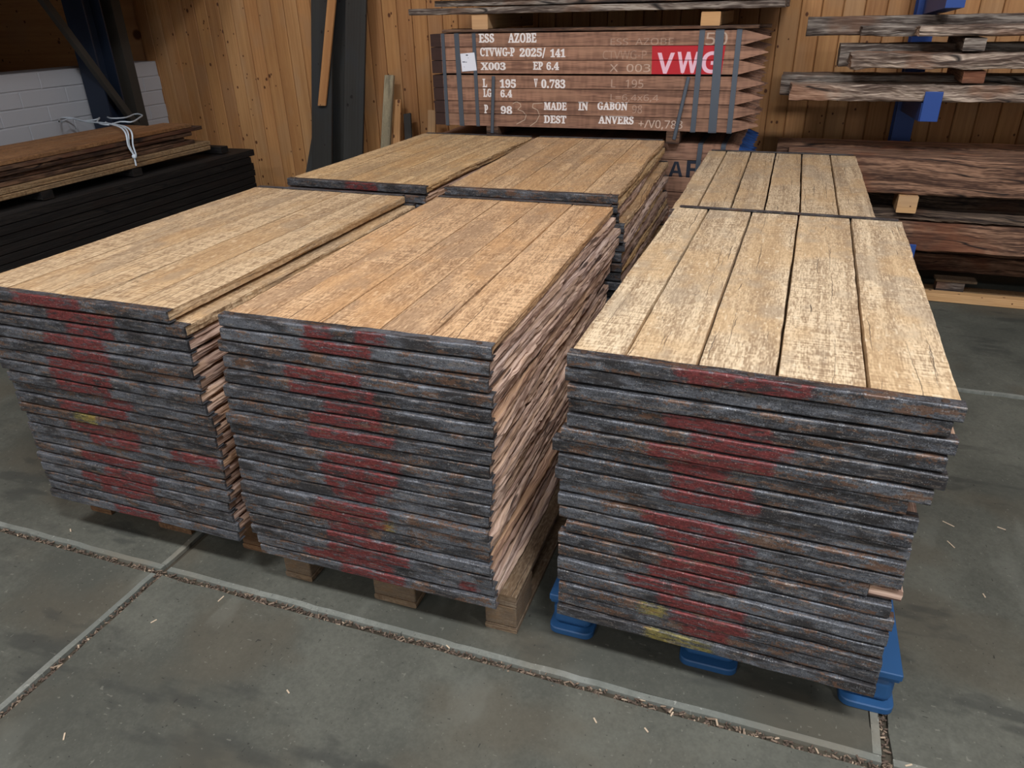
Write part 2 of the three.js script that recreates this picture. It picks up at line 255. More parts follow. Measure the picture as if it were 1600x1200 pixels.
// ---------------------------------------------------------------- the room
const ZB = -5.6, XL = -5.49, XM = -5.36, XR = 7.0, ZF = 8.0;
const box = (x0, x1, y0, y1, z0, z1) => { const g = new THREE.BoxGeometry(x1 - x0, y1 - y0, z1 - z0); g.translate((x0 + x1) / 2, (y0 + y1) / 2, (z0 + z1) / 2); return g; };
{
  const floor = struct(group('floor'));
  mesh('joint_fill', box(XL - 0.3, XR + 0.3, -0.3, -0.012, ZB - 0.3, ZF + 0.3), M.joint, floor);
  const S = 2.18, X0 = -1.75, Z0 = -1.355;
  for (let i = -2; i <= 4; i++) for (let j = -3; j <= 5; j++) {
    const x1 = Math.min(X0 + i * S + S, XR + 0.2), z1 = Math.min(Z0 + (j - 0) * S, ZF + 0.2), x0 = Math.max(X0 + i * S, XL - 0.2), z0 = Math.max(z1 - S, ZB - 0.2);
    if (x1 - x0 < 0.1 || z1 - z0 < 0.1 || x0 > XR || z0 > ZF) continue;
    const g0 = 0.013, sd = 40 + i * 17 + j * 5, N = 22;
    // slab outline with slightly worn edges
    const out = []; const e = (k) => 0.0035 * wob(k * 1.9, sd) ;
    for (let k = 0; k < N; k++) out.push([x0 + g0 + (x1 - x0 - 2 * g0) * k / N, z0 + g0 + e(k)]);
    for (let k = 0; k < N; k++) out.push([x1 - g0 - 0.018 + e(k + 50), z0 + g0 + (z1 - z0 - 2 * g0) * k / N]);
    for (let k = 0; k < N; k++) out.push([x1 - g0 - (x1 - x0 - 2 * g0) * k / N, z1 - g0 - 0.018 + e(k + 100)]);
    for (let k = 0; k < N; k++) out.push([x0 + g0 + e(k + 150), z1 - g0 - (z1 - z0 - 2 * g0) * k / N]);
    const sh = new THREE.Shape(out.map(([x, z]) => new THREE.Vector2(x, -z)));
    const g = new THREE.ExtrudeGeometry(sh, { depth: 0.12, bevelEnabled: false }); g.rotateX(-Math.PI / 2); g.translate(0, -0.12, 0);
    const p = g.attributes.position, uv = g.attributes.uv, ou = (i * 0.37 + j * 0.61), ov = (i * 0.53 - j * 0.29); for (let k = 0; k < p.count; k++) uv.setXY(k, p.getX(k) / S + ou, p.getZ(k) / S + ov);
    const slab = mesh('slab', g, M.concrete, floor);
    // worn steel edge of the slab, on its two far-facing sides
    const strip = (a, b, alongX) => { const n = 46, P = []; const L = b - a; for (let k = 0; k <= n; k++) P.push([a + L * k / n, 0.0035 * wob(k * 0.9, sd + 7)]);
      const s2 = new THREE.Shape([...P.map(([t, w]) => new THREE.Vector2(t, 0.018 + w * 0.8)), ...P.slice().reverse().map(([t, w]) => new THREE.Vector2(t, -0.002 + w * 0.9))]);
      const q = new THREE.ExtrudeGeometry(s2, { depth: 0.02, bevelEnabled: false }); q.rotateX(-Math.PI / 2); return q; };
    const s1 = strip(x0 + g0, x1 - g0, true); s1.translate(0, -0.0185, z1 - g0);
    const s3 = strip(z0 + g0, z1 - g0 - 0.02, false); s3.rotateY(-Math.PI / 2); s3.translate(x1 - g0 - 0.016, -0.0185, 0);
    for (const s of [s1, s3]) { const pp = s.attributes.position, uu = s.attributes.uv; for (let k = 0; k < pp.count; k++) uu.setXY(k, pp.getX(k) / S, pp.getZ(k) / S); mesh('edge_trim', s, M.trim, slab); }
  }
}
{
  const w = struct(group('wall_back')); mesh('backing', box(XL - 0.3, XR + 0.3, -0.1, CEIL + 0.1, ZB - 0.25, ZB - 0.02), M.pine[1], w);
  // upright boards; a seam falls where the photograph has one
  const x0 = onZ(1253.5, 0, ZB).x, W = 0.1265;
  for (let k = Math.ceil((XL - x0) / W) - 1; x0 + k * W < XR; k++) {
    const a = Math.max(XL + 0.002, x0 + k * W + 0.0022), b = x0 + (k + 1) * W - 0.0022; if (b - a < 0.02) continue;
    const g = timber(0, CEIL, 0.02, b - a, { arris: 0.005, lu: 3, lv: 1.25, off: [rnd(), rnd()] });
    g.applyMatrix4(new THREE.Matrix4().makeBasis(V(0, 1, 0), V(0, 0, 1), V(1, 0, 0)).setPosition((a + b) / 2, 0, ZB - 0.02));
    mesh('plank', g, M.pine[Math.floor(rnd() * 5)], w);
  }
}
{
  const w = struct(group('wall_left'));
  const OP = [1.29, 2.05, -0.8]; // the open strip above the masonry that looks into a side bay closed in to stay dark: from, to, near end
  for (const q of [[-0.1, 1.284, ZB - 0.25, ZF + 0.25], [OP[1], CEIL + 0.1, ZB - 0.25, ZF + 0.25], [1.284, OP[1], OP[2], ZF + 0.25]]) mesh('backing', box(XL - 0.25, XL - 0.02, ...q), M.pine[1], w);
  for (let y = OP[0], k = 0; y < CEIL; y += 0.19, k++) { const g = timber(y < OP[1] - 0.05 ? OP[2] : ZB, ZF, 0.186, 0.02, { arris: 0.003, lu: 3, lv: 1.25 }); g.rotateY(-Math.PI / 2); g.translate(XL - 0.01, y, 0); mesh('board', g, M.pine[k % 5], w); }
  // deep side bay, shaped to keep the opening dark: boarded far wall, shelf floor, ceiling and ends
  const bay = struct(group('wall_darkening_bay')), XB0 = -8.6;
  for (let y = 0.9, k = 0; y < 2.6; y += 0.19, k++) { const g = timber(ZB - 0.2, OP[2] + 0.2, 0.186, 0.03, { arris: 0.003, lu: 3, lv: 1.25 }); g.rotateY(-Math.PI / 2); g.translate(XB0, y, 0); mesh('board', g, M.pine[(k * 2) % 5], bay); }
  mesh('bay_shell', mergeGeometries([box(XB0 - 0.2, XB0 - 0.02, 0.7, 2.8, ZB - 0.3, OP[2] + 0.3), box(XB0, XL - 0.2, 0.7, 0.9, ZB - 0.3, OP[2] + 0.3), box(XB0, XL - 0.2, 2.6, 2.8, ZB - 0.3, OP[2] + 0.3), box(XB0, XL - 0.2, 0.9, 2.6, ZB - 0.3, ZB), box(XB0, XL - 0.2, 0.9, 2.6, OP[2], OP[2] + 0.2)]), M.pine[1], bay);
  mesh('mortar', box(XL - 0.2, XM - 0.006, -0.1, 1.286, ZB - 0.01, ZF), M.mortar, w);
  const blk = [0, 1, 2].map(() => { const g = new RoundedBoxGeometry(0.13, 0.108, 0.394, 2, 0.005); return g; });
  for (let r = 0; r < 11; r++) for (let k = 0; k < 9; k++) { const z = ZB + 0.2 + k * 0.4 - (r % 2) * 0.2; if (z < ZB - 0.01) continue; mesh('brick', blk[(r + k) % 3], M.masonry, w).position.set(XM - 0.065 + rr(-0.0015, 0.0015), 0.058 + r * 0.1165, z); }
  mesh('painted_masonry', box(XM - 0.13, XM, 0, 1.29, ZB + 3.6, ZF), M.masonry, w);
}
struct(mesh('unseen_ceiling_loft', box(XL, -4.3, 2.06, 2.28, ZB, 3.0), M.pine[1])); // unseen loft along the left wall, placed to shade wall and bay
struct(mesh('wall_right', box(XR, XR + 0.25, -0.1, CEIL + 0.1, ZB - 0.25, ZF + 0.25), M.plaster));
{ // wall behind the photographer with an unseen open gate, placed to light the stack fronts
  const s = new THREE.Shape([[XL, -0.1], [XR, -0.1], [XR, CEIL], [XL, CEIL]].map((q) => new THREE.Vector2(...q)));
  s.holes.push(new THREE.Path([[-3.2, 0], [-3.2, 4], [1.2, 4], [1.2, 0]].map((q) => new THREE.Vector2(...q))));
  const g = new THREE.ExtrudeGeometry(s, { depth: 0.25, bevelEnabled: false }); g.translate(0, 0, ZF);
  struct(mesh('wall_front', g, M.plaster));
}
struct(mesh('ceiling', box(XL - 0.25, XR + 0.25, CEIL, CEIL + 0.2, ZB - 0.25, ZF + 0.25), M.ceiling));

// ---------------------------------------------------------------- boards with steel-capped ends, stacked
const E_ = M.edge, BL = 1.45, DEPTH = 0.03;
function endBar(w0, w1, h, sd, row, fine) {
  const nx = fine ? 34 : 4, r = 0.0045, D = 0.007, prof = [];
  const arc = (cy, cz, a0, a1) => { for (let k = 0; k <= 3; k++) { const a = a0 + (a1 - a0) * k / 3; prof.push([cy + r * Math.sin(a), cz + r * Math.cos(a)]); } };
  prof.push([h, -D]); arc(h - r, -r, Math.PI / 2, 0); prof.push([h * 0.5, 0]); arc(r, -r, 0, -Math.PI / 2); prof.push([0, -D]);
  const amp = fine ? 1 : 0, dent = (x) => { const s = x - w0; return amp * 0.0008 * (1 + wob(s * 20, sd)); };
  const plate = ringBar(w0, w1, nx, (t) => prof.map(([y, z], k) => { const s = t * (w1 - w0), end = k === 0 || k === prof.length - 1; return [y > h / 2 ? Math.min(h, y - dent(w0 + s)) : Math.max(0, y + amp * 0.0006 * (1 + wob(s * 22, sd + 1))), z + (end ? 0 : amp * (0.0016 * wob(s * 14, sd + 3) + 0.0005 * wob(s * 50 + k * 2, sd + 4)))]; }), { lu: 1, lv: 1, off: [0, 0] });
  const flange = (y0, y1) => ringBar(w0, w1, nx, (t) => { const d = y1 > h / 2 ? dent(w0 + t * (w1 - w0)) : 0; return [[y1 - d, -DEPTH + amp * 0.0015 * wob(t * 30, sd + 8)], [y1 - d, -D], [y0 - d, -D], [y0 - d, -DEPTH]]; }, { lu: 1, lv: 1, off: [0, 0] });
  const g = mergeGeometries([plate, flange(h - 0.0022, h), flange(0, 0.0022)]);
  // place the section on its own strip of the atlas
  const p = g.attributes.position, u = g.attributes.uv, N = 20, n = p.count;
  for (let k = 0; k < n; k++) { const y = p.getY(k), z = p.getZ(k), q = z < -0.0045 ? (y > h / 2 ? 0.38 * (1 + (z + 0.0045) / (DEPTH - 0.0045)) : 0.97) : 0.4 + 0.55 * (1 - y / h); u.setXY(k, Math.min(0.998, Math.max(0.002, (p.getX(k) - w0) / (w1 - w0))), (row + Math.min(0.96, Math.max(0.04, q))) / N); }
  g.computeVertexNormals(); return g;
}
// one plank of a board: runs from z = -DEPTH to -(BL - DEPTH); rag = ragged outer side (-1 left, 1 right, 0 none)
function boardPlank(x0, x1, h, rag, sd, amp, fine, zf = -DEPTH, torn = false) {
  const nz = rag ? 80 : fine ? 40 : 1, y1 = h, y0 = 0.0045, L = BL - DEPTH + zf;
  const ys = [1, 0.78, 0.55, 0.3, 0]; // levels down the side
  const side = (x, s, t) => ys.map((f, k) => {
    const m = t * L;
    if (rag === s) {
      const step = wob(Math.floor(m * 5 + k * 0.37 + 0.8 * wob(m * 2, sd + k)) * 7.7, sd + k * 3), fray = wob(Math.floor(m * 26 + k * 0.5) * 3.1, sd + 91 + k);
      const d = amp * (0.6 * wob(m * 2.2, sd) + 0.2 * wob(m * 4.5, sd + 11 + k) + 0.24 * step + 0.13 * fray + 0.14 * wob(m * 40, sd + 23 + k)) - (k === 0 || k === 4 ? amp * 0.2 : 0), endf = sst(0, 0.04, t) * sst(0, 0.04, 1 - t);
      return [y0 + (y1 - y0) * f + (k && k < 4 ? 0.002 * wob(m * 7, sd + k + 41) : 0), x + s * d * (0.3 + 0.7 * endf)];
    }
    return [y0 + (y1 - y0) * f, x + (fine ? s * (0.0012 * wob(m * 14, sd + 61 + s) - 0.0007) - s * (k === 0 ? 0.0012 : 0) : 0)];
  });
  const g = ringBar(zf, -(BL - DEPTH), nz, (t) => { const a = side(x1, 1, t), b = side(x0, -1, t).reverse(); return [...a, ...b]; }, { lu: torn ? 1 : 2, lv: torn ? 0.25 : 1, off: [rnd(), rnd()] });
  // ring bars run along x: turn (x, y, z) -> (z, y, x)
  const p = g.attributes.position; for (let k = 0; k < p.count; k++) p.setXYZ(k, p.getZ(k), p.getY(k), p.getX(k));
  g.computeVertexNormals(); return g;
}
const boltGeo = new THREE.CylinderGeometry(0.007, 0.008, 0.003, 10);
function makeBoard(o) { // o: w, h, row, key, fine(top board), cuts, mat, sides, sd, ragL, ragR
  const b = group('production_board'), { w, h, sd } = o, hw = h - 0.0034;
  const cut = [0, ...o.cuts, 1].map((f) => -w / 2 + f * w), n = cut.length - 1;
  const right = w / 2 - (o.broken ? 0.075 : 0);
  const bar = mesh('end_bar', endBar(-w / 2, right, h, sd, o.row, !o.plain), M.steel[o.key], b);
  const back = endBar(-w / 2 + 0.015, w / 2 - 0.015, h, sd + 9, (o.row + 7) % 20, false); back.rotateY(Math.PI); back.translate(0, 0, -BL);
  mesh('end_bar', back, M.steel[o.key], b);
  for (let k = 0; k < n; k++) {
    const rag = k === 0 ? -1 : k === n - 1 ? 1 : 0, gap = o.gap * (o.fine ? 1 : 0.4), zf = o.broken && k === n - 1 ? -0.004 : -0.0075;
    const a = rag === -1 ? cut[k] + 0.004 : cut[k] + gap / 2, c = rag === 1 ? cut[k + 1] - 0.004 : cut[k + 1] - gap / 2;
    if (!o.fine && rag === 0 && o.hidden) continue;
    mesh('plank', boardPlank(o.broken && k === n - 1 ? right + 0.002 - 0.0 : a, c, o.broken && k === n - 1 ? hw : hw - (o.fine ? rr(0, 0.0016) : 0), rag, sd + 5 + k * 7, rag === 1 ? o.ragR : o.ragL, o.fine, zf, rag !== 0 && !o.fine && E_.includes(o.sideMat)), o.fine || rag === 0 ? o.mat : o.sideMat, b);
    if (o.broken && k === n - 1) mesh('plank', boardPlank(a, right - 0.003, hw, 0, sd + 77, 0, false), o.mat, b);
  }
  if (o.fine && !o.plain) for (const f of [0.045, 0.5, 0.955]) { const m = mesh('bolt', boltGeo, M.bolt, bar); m.position.set(-w / 2 + f * w, h + 0.0008, -0.015); }
  return b;
}
const zoom = (l, s, x0, y0) => l.map(([a, b]) => [x0 + a / s, y0 + b / s]);
// lower front corners of every end bar, read from the photograph
const RLc = [...zoom([[120, 212], [105, 322], [130, 437], [135, 540], [125, 648], [75, 765], [150, 858], [60, 945], [42, 1030], [70, 1130]], 4.8, 860, 530), ...zoom([[65, 118], [72, 215], [120, 335], [55, 430], [60, 510], [55, 605], [55, 690], [60, 800], [60, 865], [55, 945]], 4.8, 860, 760)];
const RRc = [...zoom([[670, 292], [572, 405], [605, 515], [530, 645], [530, 770], [432, 893], [255, 972], [325, 1080], [285, 1195]], 4.6125, 1360, 600), ...zoom([[410, 155], [375, 255], [360, 350], [375, 428], [285, 545], [300, 612], [265, 712], [235, 785], [225, 890], [205, 965], [185, 1060]], 4.1375, 1320, 840)];
const MLc = [...zoom([[65, 180], [65, 285], [55, 372], [80, 500], [80, 612], [75, 725], [105, 820], [95, 925], [130, 990], [160, 1085], [175, 1170]], 4.8, 335, 470), ...zoom([[100, 155], [110, 225], [105, 330], [115, 410], [150, 480], [175, 560], [190, 640], [235, 715], [270, 780]], 4.8, 355, 700)];
const MRc = [...zoom([[245, 195], [222, 325], [215, 447], [238, 578], [222, 693], [238, 808], [242, 908], [225, 1010], [215, 1098], [235, 1190]], 4.8, 720, 520), ...zoom([[235, 195], [220, 285], [210, 365], [200, 485], [215, 560], [215, 625], [215, 735], [235, 815], [255, 885], [265, 968]], 4.8, 720, 750)];
const LLc = [null, null, null, null, null, null, ...zoom([[20, 700], [70, 795], [110, 860], [140, 940]], 4.8, 0, 430), ...zoom([[85, 105], [115, 200], [175, 275], [220, 335], [240, 405], [205, 500], [225, 580], [255, 650], [310, 705], [330, 770]], 5, 20, 620)];
const LRc = [...zoom([[130, 198], [280, 325], [320, 435], [335, 557], [330, 678], [385, 790], [410, 898], [455, 993], [505, 1093]], 5.457, 240, 470), ...zoom([[435, 190], [445, 275], [465, 378], [485, 470], [510, 540], [530, 622], [545, 750], [520, 845], [560, 925], [630, 990], [640, 1058]], 5.457, 260, 650)];
const PAL = 0.144;
function place(b, a, c, y) { b.position.set((a.x + c.x) / 2, y, (a.z + c.z) / 2); b.rotation.y = Math.atan2(-(c.z - a.z), c.x - a.x); }
const FORE = { R: [8, -7, 4, -7, 5, 9, -9, 2, 8, -9, 9, 3, 0, 4, -4, 6, -3, 7, -7, 4], M: [4, 0, -2, 3, 0, 7, -5, 12, -7, -4, 5, 2, -8, 10, 1, -5, -1, 6, -6, 2], L: [7, -6, -2, 3, 10, -6, 8, 3, -7, -2, 5, -3, 3, -9, -6, 12, 7, -2, -6, 2] };
function frontStack(key, Lc, Rc, pitch, cuts, gap, mat, ragL, ragR, where, sideMats) {
  const zs = Rc.map((q, i) => (onY(...q, PAL + pitch * (19 - i)).z + (Lc[i] ? onY(...Lc[i], PAL + pitch * (19 - i)).z : onY(...q, PAL + pitch * (19 - i)).z)) / 2), smooth = zs.map((_, i) => { let t = 0, n = 0; for (let k = Math.max(0, i - 3); k <= Math.min(19, i + 3); k++) { t += zs[k]; n++; } return t / n; });
  for (let i = 0; i < 20; i++) {
    const y = PAL + pitch * (19 - i), c = onY(...Rc[i], y);
    let a = Lc[i] ? onY(...Lc[i], y) : V(c.x - 0.782, y, c.z + 0.002);
    let w = Math.hypot(c.x - a.x, c.z - a.z), turn = Math.max(-0.03, Math.min(0.03, (c.z - a.z) / w));
    if (w < 0.765) { w = 0.78; a = V(c.x - w, y, c.z - turn * w); }
    c.z = (a.z + c.z) / 2 + turn * w / 2; a.z = c.z - turn * w;
    const top = i === 0 || (key === 'L' && i === 1);
    const b = makeBoard({ w, h: pitch - 0.0042, row: i, key, fine: top, cuts, gap, mat, sideMat: sideMats[Math.floor(rnd() * sideMats.length)], sd: 11 + i * 29 + key.charCodeAt(0) * 3, ragL, ragR: i === 0 ? ragR * 0.6 : ragR, broken: key === 'R' && i === 12 });
    const dz = smooth[i] + 0.2 * (zs[i] - smooth[i]) + FORE[key][i] * 0.0004 - (a.z + c.z) / 2; a.z += dz; c.z += dz; place(b, a, c, y);
    tag(b, `steel-capped plank board, ${ORD[i]} from the top ${where}`.replace('topmost from the top', 'topmost'), 'board', 'boards ' + where);
  }
}
frontStack('R', RLc, RRc, 0.0400, [0.157, 0.357, 0.565, 0.785], 0.0045, M.boardR, 0.006, 0.008, 'in the front stack on the blue pallet', [M.boardR2, E_[1], E_[2]]);
frontStack('M', MLc, MRc, 0.0391, [0.16, 0.385, 0.6, 0.78], 0.0018, M.boardM, 0.007, 0.013, 'in the splintered stack on a wooden block pallet', [E_[0], E_[0], E_[4], E_[1], E_[3]]);
frontStack('L', LLc, LRc, 0.0391, [0.2, 0.41, 0.6, 0.8], 0.0013, M.boardL, 0.008, 0.012, 'in the front stack beside the tied brown planks', [E_[0], E_[1], E_[2], E_[3]]);
function rearStack(key, n, pitch, xl, xr, z, cuts, gap, mat, ragR, where, shift, sideMats, skew = 0) {
  for (let i = 0; i < n; i++) {
    const y = PAL + pitch * (n - 1 - i), j = i ? rr(-0.012, 0.012) : 0, s = shift(i) + j, zz = z + (i ? rr(-0.02, 0.012) : 0), top = i === 0 || (shift(i) !== shift(i - 1));
    const b = makeBoard({ w: xr - xl, h: pitch - 0.0042, row: (i * 3 + 2) % 20, key, fine: top, cuts, gap, mat, sideMat: sideMats[Math.floor(rnd() * sideMats.length)], sd: 700 + i * 31 + key.charCodeAt(0) * 5 + Math.round(xl * 10), ragL: 0.008, ragR, plain: i > 8, hidden: true });
    place(b, V(xl + s, y, zz), V(xr + s, y, zz + skew + (i ? rr(-0.008, 0.008) : 0)), y);
    tag(b, `steel-capped plank board, ${ORD[i]} from the top ${where}`.replace('topmost from the top', 'topmost'), 'board', 'boards ' + where);
  }
}
rearStack('L', 20, 0.0404, -2.18, -1.455, -2.925, [0.19, 0.4, 0.61, 0.8], 0.0013, M.boardB, 0.014, 'in the back stack before the leaning black boards', (i) => (i > 1 ? 0.012 : 0), [E_[0], E_[1]], 0.012);
rearStack('M', 20, 0.0404, -1.372, -0.612, -2.925, [0.2, 0.38, 0.6, 0.8], 0.0013, M.boardM2, 0.012, 'in the back stack before the stencilled stake bundle', (i) => (i < 3 ? 0 : 0.036), [M.boardB, E_[1], E_[4], E_[2]], -0.02);
rearStack('R', 19, 0.0400, -0.405, 0.36, -2.955, [0.13, 0.30, 0.47, 0.645, 0.83], 0.005, M.boardR2, 0.008, 'in the back stack before the beam rack', () => 0, [M.boardR2, E_[1]]);

// ---------------------------------------------------------------- pallets
function woodPallet(x0, x1, zf, mat, label, cat) { // front edge at zf, runs 1.2 m back
  const p = group('wooden_pallet'); const W = x1 - x0, put = (name, gx, g) => mesh(name, g, mat, p);
  const bx = [x0, (x0 + x1) / 2 - 0.0725, x1 - 0.1], bw = [0.1, 0.145, 0.1];
  for (let k = 0; k < 3; k++) {
    const g = timber(0, 1.2, 0.021, bw[k] , { arris: 0.004 }); g.rotateY(Math.PI / 2); g.translate(bx[k] + bw[k] / 2, 0.0, zf); put('bottom_board', 0, g);
    for (let j = 0; j < 3; j++) { const q = new RoundedBoxGeometry(bw[k] - 0.002, 0.078, 0.145, 2, 0.006); q.translate(bx[k] + bw[k] / 2, 0.0605, zf - 0.0725 - j * 0.5275); put('block', 0, q); }
  }
  for (let j = 0; j < 3; j++) { const g = timber(x0, x1, 0.021, 0.145, { arris: 0.003 }); g.translate(0, 0.1, zf - 0.0725 - j * 0.5275); put('stringer_board', 0, g); }
  for (let k = 0; k < 5; k++) { const w = k % 2 ? 0.1 : 0.145, g = timber(0, 1.2, 0.021, w, { arris: 0.003 }); g.rotateY(Math.PI / 2); g.translate(x0 + 0.0725 + (W - 0.145) * k / 4 + (k === 0 || k === 4 ? 0 : 0), 0.1215, zf); put('deck_board', 0, g); }
  return tag(p, label, cat || 'pallet');
}
woodPallet(-1.345, -0.547, -1.472, M.pallet, 'weathered wooden block pallet under the splintered board stack');
woodPallet(-2.255, -1.47, -1.545, M.palletBrown, 'brown wooden pallet under the board stack beside the tied planks');
woodPallet(-2.18, -1.40, -2.98, M.palletBrown, 'wooden pallet under the back stack before the leaning black boards');
woodPallet(-1.36, -0.58, -2.98, M.pallet, 'wooden pallet under the back stack before the stencilled bundle');
woodPallet(-0.43, 0.37, -2.98, M.pallet, 'wooden pallet under the back stack before the beam rack');
{
  const p = tag(group('blue_pallet'), 'blue painted pallet with rounded corners under the front board stack', 'pallet');
  const x0 = -0.462, x1 = 0.452, zf = -1.515, L = 1.2, rounded = (a, b, h, r, y) => { const s = new THREE.Shape(), w = b - a; s.moveTo(r, 0); s.lineTo(w - r, 0); s.quadraticCurveTo(w, 0, w, r); s.lineTo(w, L - r); s.quadraticCurveTo(w, L, w - r, L); s.lineTo(r, L); s.quadraticCurveTo(0, L, 0, L - r); s.lineTo(0, r); s.quadraticCurveTo(0, 0, r, 0); const g = new THREE.ExtrudeGeometry(s, { depth: h - 0.006, bevelEnabled: true, bevelSize: 0.003, bevelThickness: 0.003, bevelSegments: 1 }); g.rotateX(-Math.PI / 2); g.translate(a, y + 0.003, zf); return g; };
  const cols = [[x0, x0 + 0.125], [-0.085, 0.065], [x1 - 0.125, x1]];
  for (const [a, b] of cols) {
    mesh('bottom_board', rounded(a, b, 0.022, 0.028, 0), M.blue, p);
    for (let j = 0; j < 3; j++) { const q = new RoundedBoxGeometry(b - a - 0.012, 0.078, 0.14, 3, 0.02); q.translate((a + b) / 2, 0.061, zf - 0.085 - j * 0.515); mesh('block', q, M.blue, p); }
  }
  for (let j = 0; j < 3; j++) { const g = new RoundedBoxGeometry(x1 - x0, 0.021, 0.14, 2, 0.004); g.translate((x0 + x1) / 2, 0.111, zf - 0.085 - j * 0.515); mesh('stringer_board', g, M.blue, p); }
  for (let k = 0; k < 6; k++) { const g = new RoundedBoxGeometry(0.12, 0.021, L, 2, 0.004); g.translate(x0 + 0.06 + (x1 - x0 - 0.12) * k / 5, 0.133, zf - L / 2); mesh('deck_board', g, M.blue, p); }
}

// ---------------------------------------------------------------- strapped bundle of stencilled stakes
const BZ = -4.4, BX0 = onZ(672, 55, BZ).x, BX1 = onZ(1205, 58, BZ).x, BY0 = 0.992, NLAY = 7, SP = 0.0725, GAPL = 0.008, BLEN = BX1 - BX0, BH = NLAY * SP + GAPL;
const faceTex = (() => {
  const W = 2048, H = 512, cv = document.createElement('canvas'); cv.width = W; cv.height = H; const c = cv.getContext('2d'), im = c.createImageData(W, H);
  const tone = [0.98, 1.04, 1.06, 0.98, 1.0, 0.98, 0.93]; // one shade of timber for every layer
  for (let j = 0, k = 0; j < H; j++) for (let i = 0; i < W; i++, k += 4) { const l = Math.min(6, Math.floor(j / H * 7)), q = hard((i / W + l * 0.37) % 1, (j / H * 0.82 + l * 0.21) % 1), t = tone[l]; im.data[k] = q[0] * t; im.data[k + 1] = q[1] * t; im.data[k + 2] = q[2] * t; im.data[k + 3] = 255; }
  c.putImageData(im, 0, 0);
  const uv = (x, y) => { const p = onZ(x, y, BZ); return [(p.x - BX0) / BLEN * W, (1 - (p.y - BY0) / BH) * H]; };
  c.fillStyle = '#23100c'; { const [a] = uv(692, 120); c.globalAlpha = 0.85; c.fillRect(0, 0, a, H); c.globalAlpha = 1; } // wax-sealed end grain
  { const q = [uv(1019, 71), uv(1134, 71), uv(1127, 116), uv(1018, 116)]; c.fillStyle = '#b8202a'; c.beginPath(); q.forEach(([x, y], i) => (i ? c.lineTo(x, y) : c.moveTo(x, y))); c.fill(); }
  const stencil = (s, x0, y0, x1, y1, col, font = 'bold 100px serif', alpha = 0.93, bold = 0) => {
    const [a, b] = uv(x0, y0), [d, e] = uv(x1, y1); c.save(); c.globalAlpha = alpha; c.fillStyle = col; c.font = font; c.textBaseline = 'alphabetic';
    const m = c.measureText(s), asc = m.actualBoundingBoxAscent || 66, wd = (m.actualBoundingBoxRight || m.width) + (m.actualBoundingBoxLeft || 0);
    c.translate(a, e); c.scale((d - a) / wd, (e - b) / asc); c.fillText(s, m.actualBoundingBoxLeft || 0, 0); if (bold) { c.lineWidth = bold; c.strokeStyle = col; c.strokeText(s, m.actualBoundingBoxLeft || 0, 0); } c.restore();
  };
  const w = '#e9e6e4';
  [['ESS', 748, 53, 772, 66], ['AZOBE', 794, 52.5, 838, 66], ['CTVWG-P', 750, 75, 804, 87.5], ['2025/', 812, 75, 852, 88], ['141', 860, 77, 883, 89], ['X003', 751, 98, 790, 109], ['EP', 833, 96.5, 848, 108.5], ['6.4', 854, 97, 873, 109],
    ['L', 754, 123.5, 761, 136], ['195', 781, 124, 806, 137], ['V', 834.5, 123.5, 840, 136], ['0.783', 846, 124, 883, 137.5], ['LG', 755, 138.5, 768, 151], ['6.4', 782, 140.5, 800, 152], ['P', 756.5, 164, 762.5, 176.5], ['98', 782.5, 166, 800, 178],
    ['MADE', 850, 159.5, 885, 172], ['IN', 904, 159.5, 918.5, 172], ['GABON', 934, 159.5, 980, 172], ['DEST', 850, 180, 884.5, 192.5], ['ANVERS', 935.5, 181, 989.5, 194]].forEach((t) => stencil(...t, w, 'bold 100px serif', 0.93, 5));
  [['V', 1029, 83, 1051, 114], ['W', 1060, 82, 1090, 113], ['G', 1099, 81, 1121, 113]].forEach((t) => stencil(...t, '#ecc3d2', '100px sans-serif', 0.95, 5));
  const chalk = '#d8c8b8';
  [['ESS  AZOBE', 954, 60, 1052, 70, 0.35], ['CTVWG-P', 942, 79, 1010, 92, 0.28], ['X  003', 953, 100, 1016, 112, 0.6], ['L   195', 955, 124, 1005, 137, 0.5], ['L=6,4x6,4', 954, 147, 1029, 158, 0.4], ['98', 988, 164, 1003, 177, 0.4], ['+/V0,783', 998, 187, 1066, 201, 0.75], ['50', 1104, 50, 1136, 70, 0.6]].forEach(([s, a, b, d, e, al]) => stencil(s, a, b, d, e, chalk, '100px sans-serif', al));
  c.strokeStyle = '#e0d2bc'; c.lineWidth = 3; c.globalAlpha = 0.8; // large chalk figures 3 and 5
  const curve = (pts) => { c.beginPath(); pts.forEach(([x, y], i) => { const [a, b] = uv(x, y); i ? c.lineTo(a, b) : c.moveTo(a, b); }); c.stroke(); };
  curve([[801, 162], [807, 159], [813, 162], [814, 166], [809, 171], [817, 174], [822, 180], [820, 187], [807, 194]]); curve([[848, 161], [833, 162], [832, 168], [840, 172], [843, 180], [838, 190], [828, 197]]);
  const t = new THREE.CanvasTexture(cv); t.colorSpace = THREE.SRGBColorSpace; t.anisotropy = 8; return t;
})();
M.face = std({ map: faceTex, roughness: 0.75 });
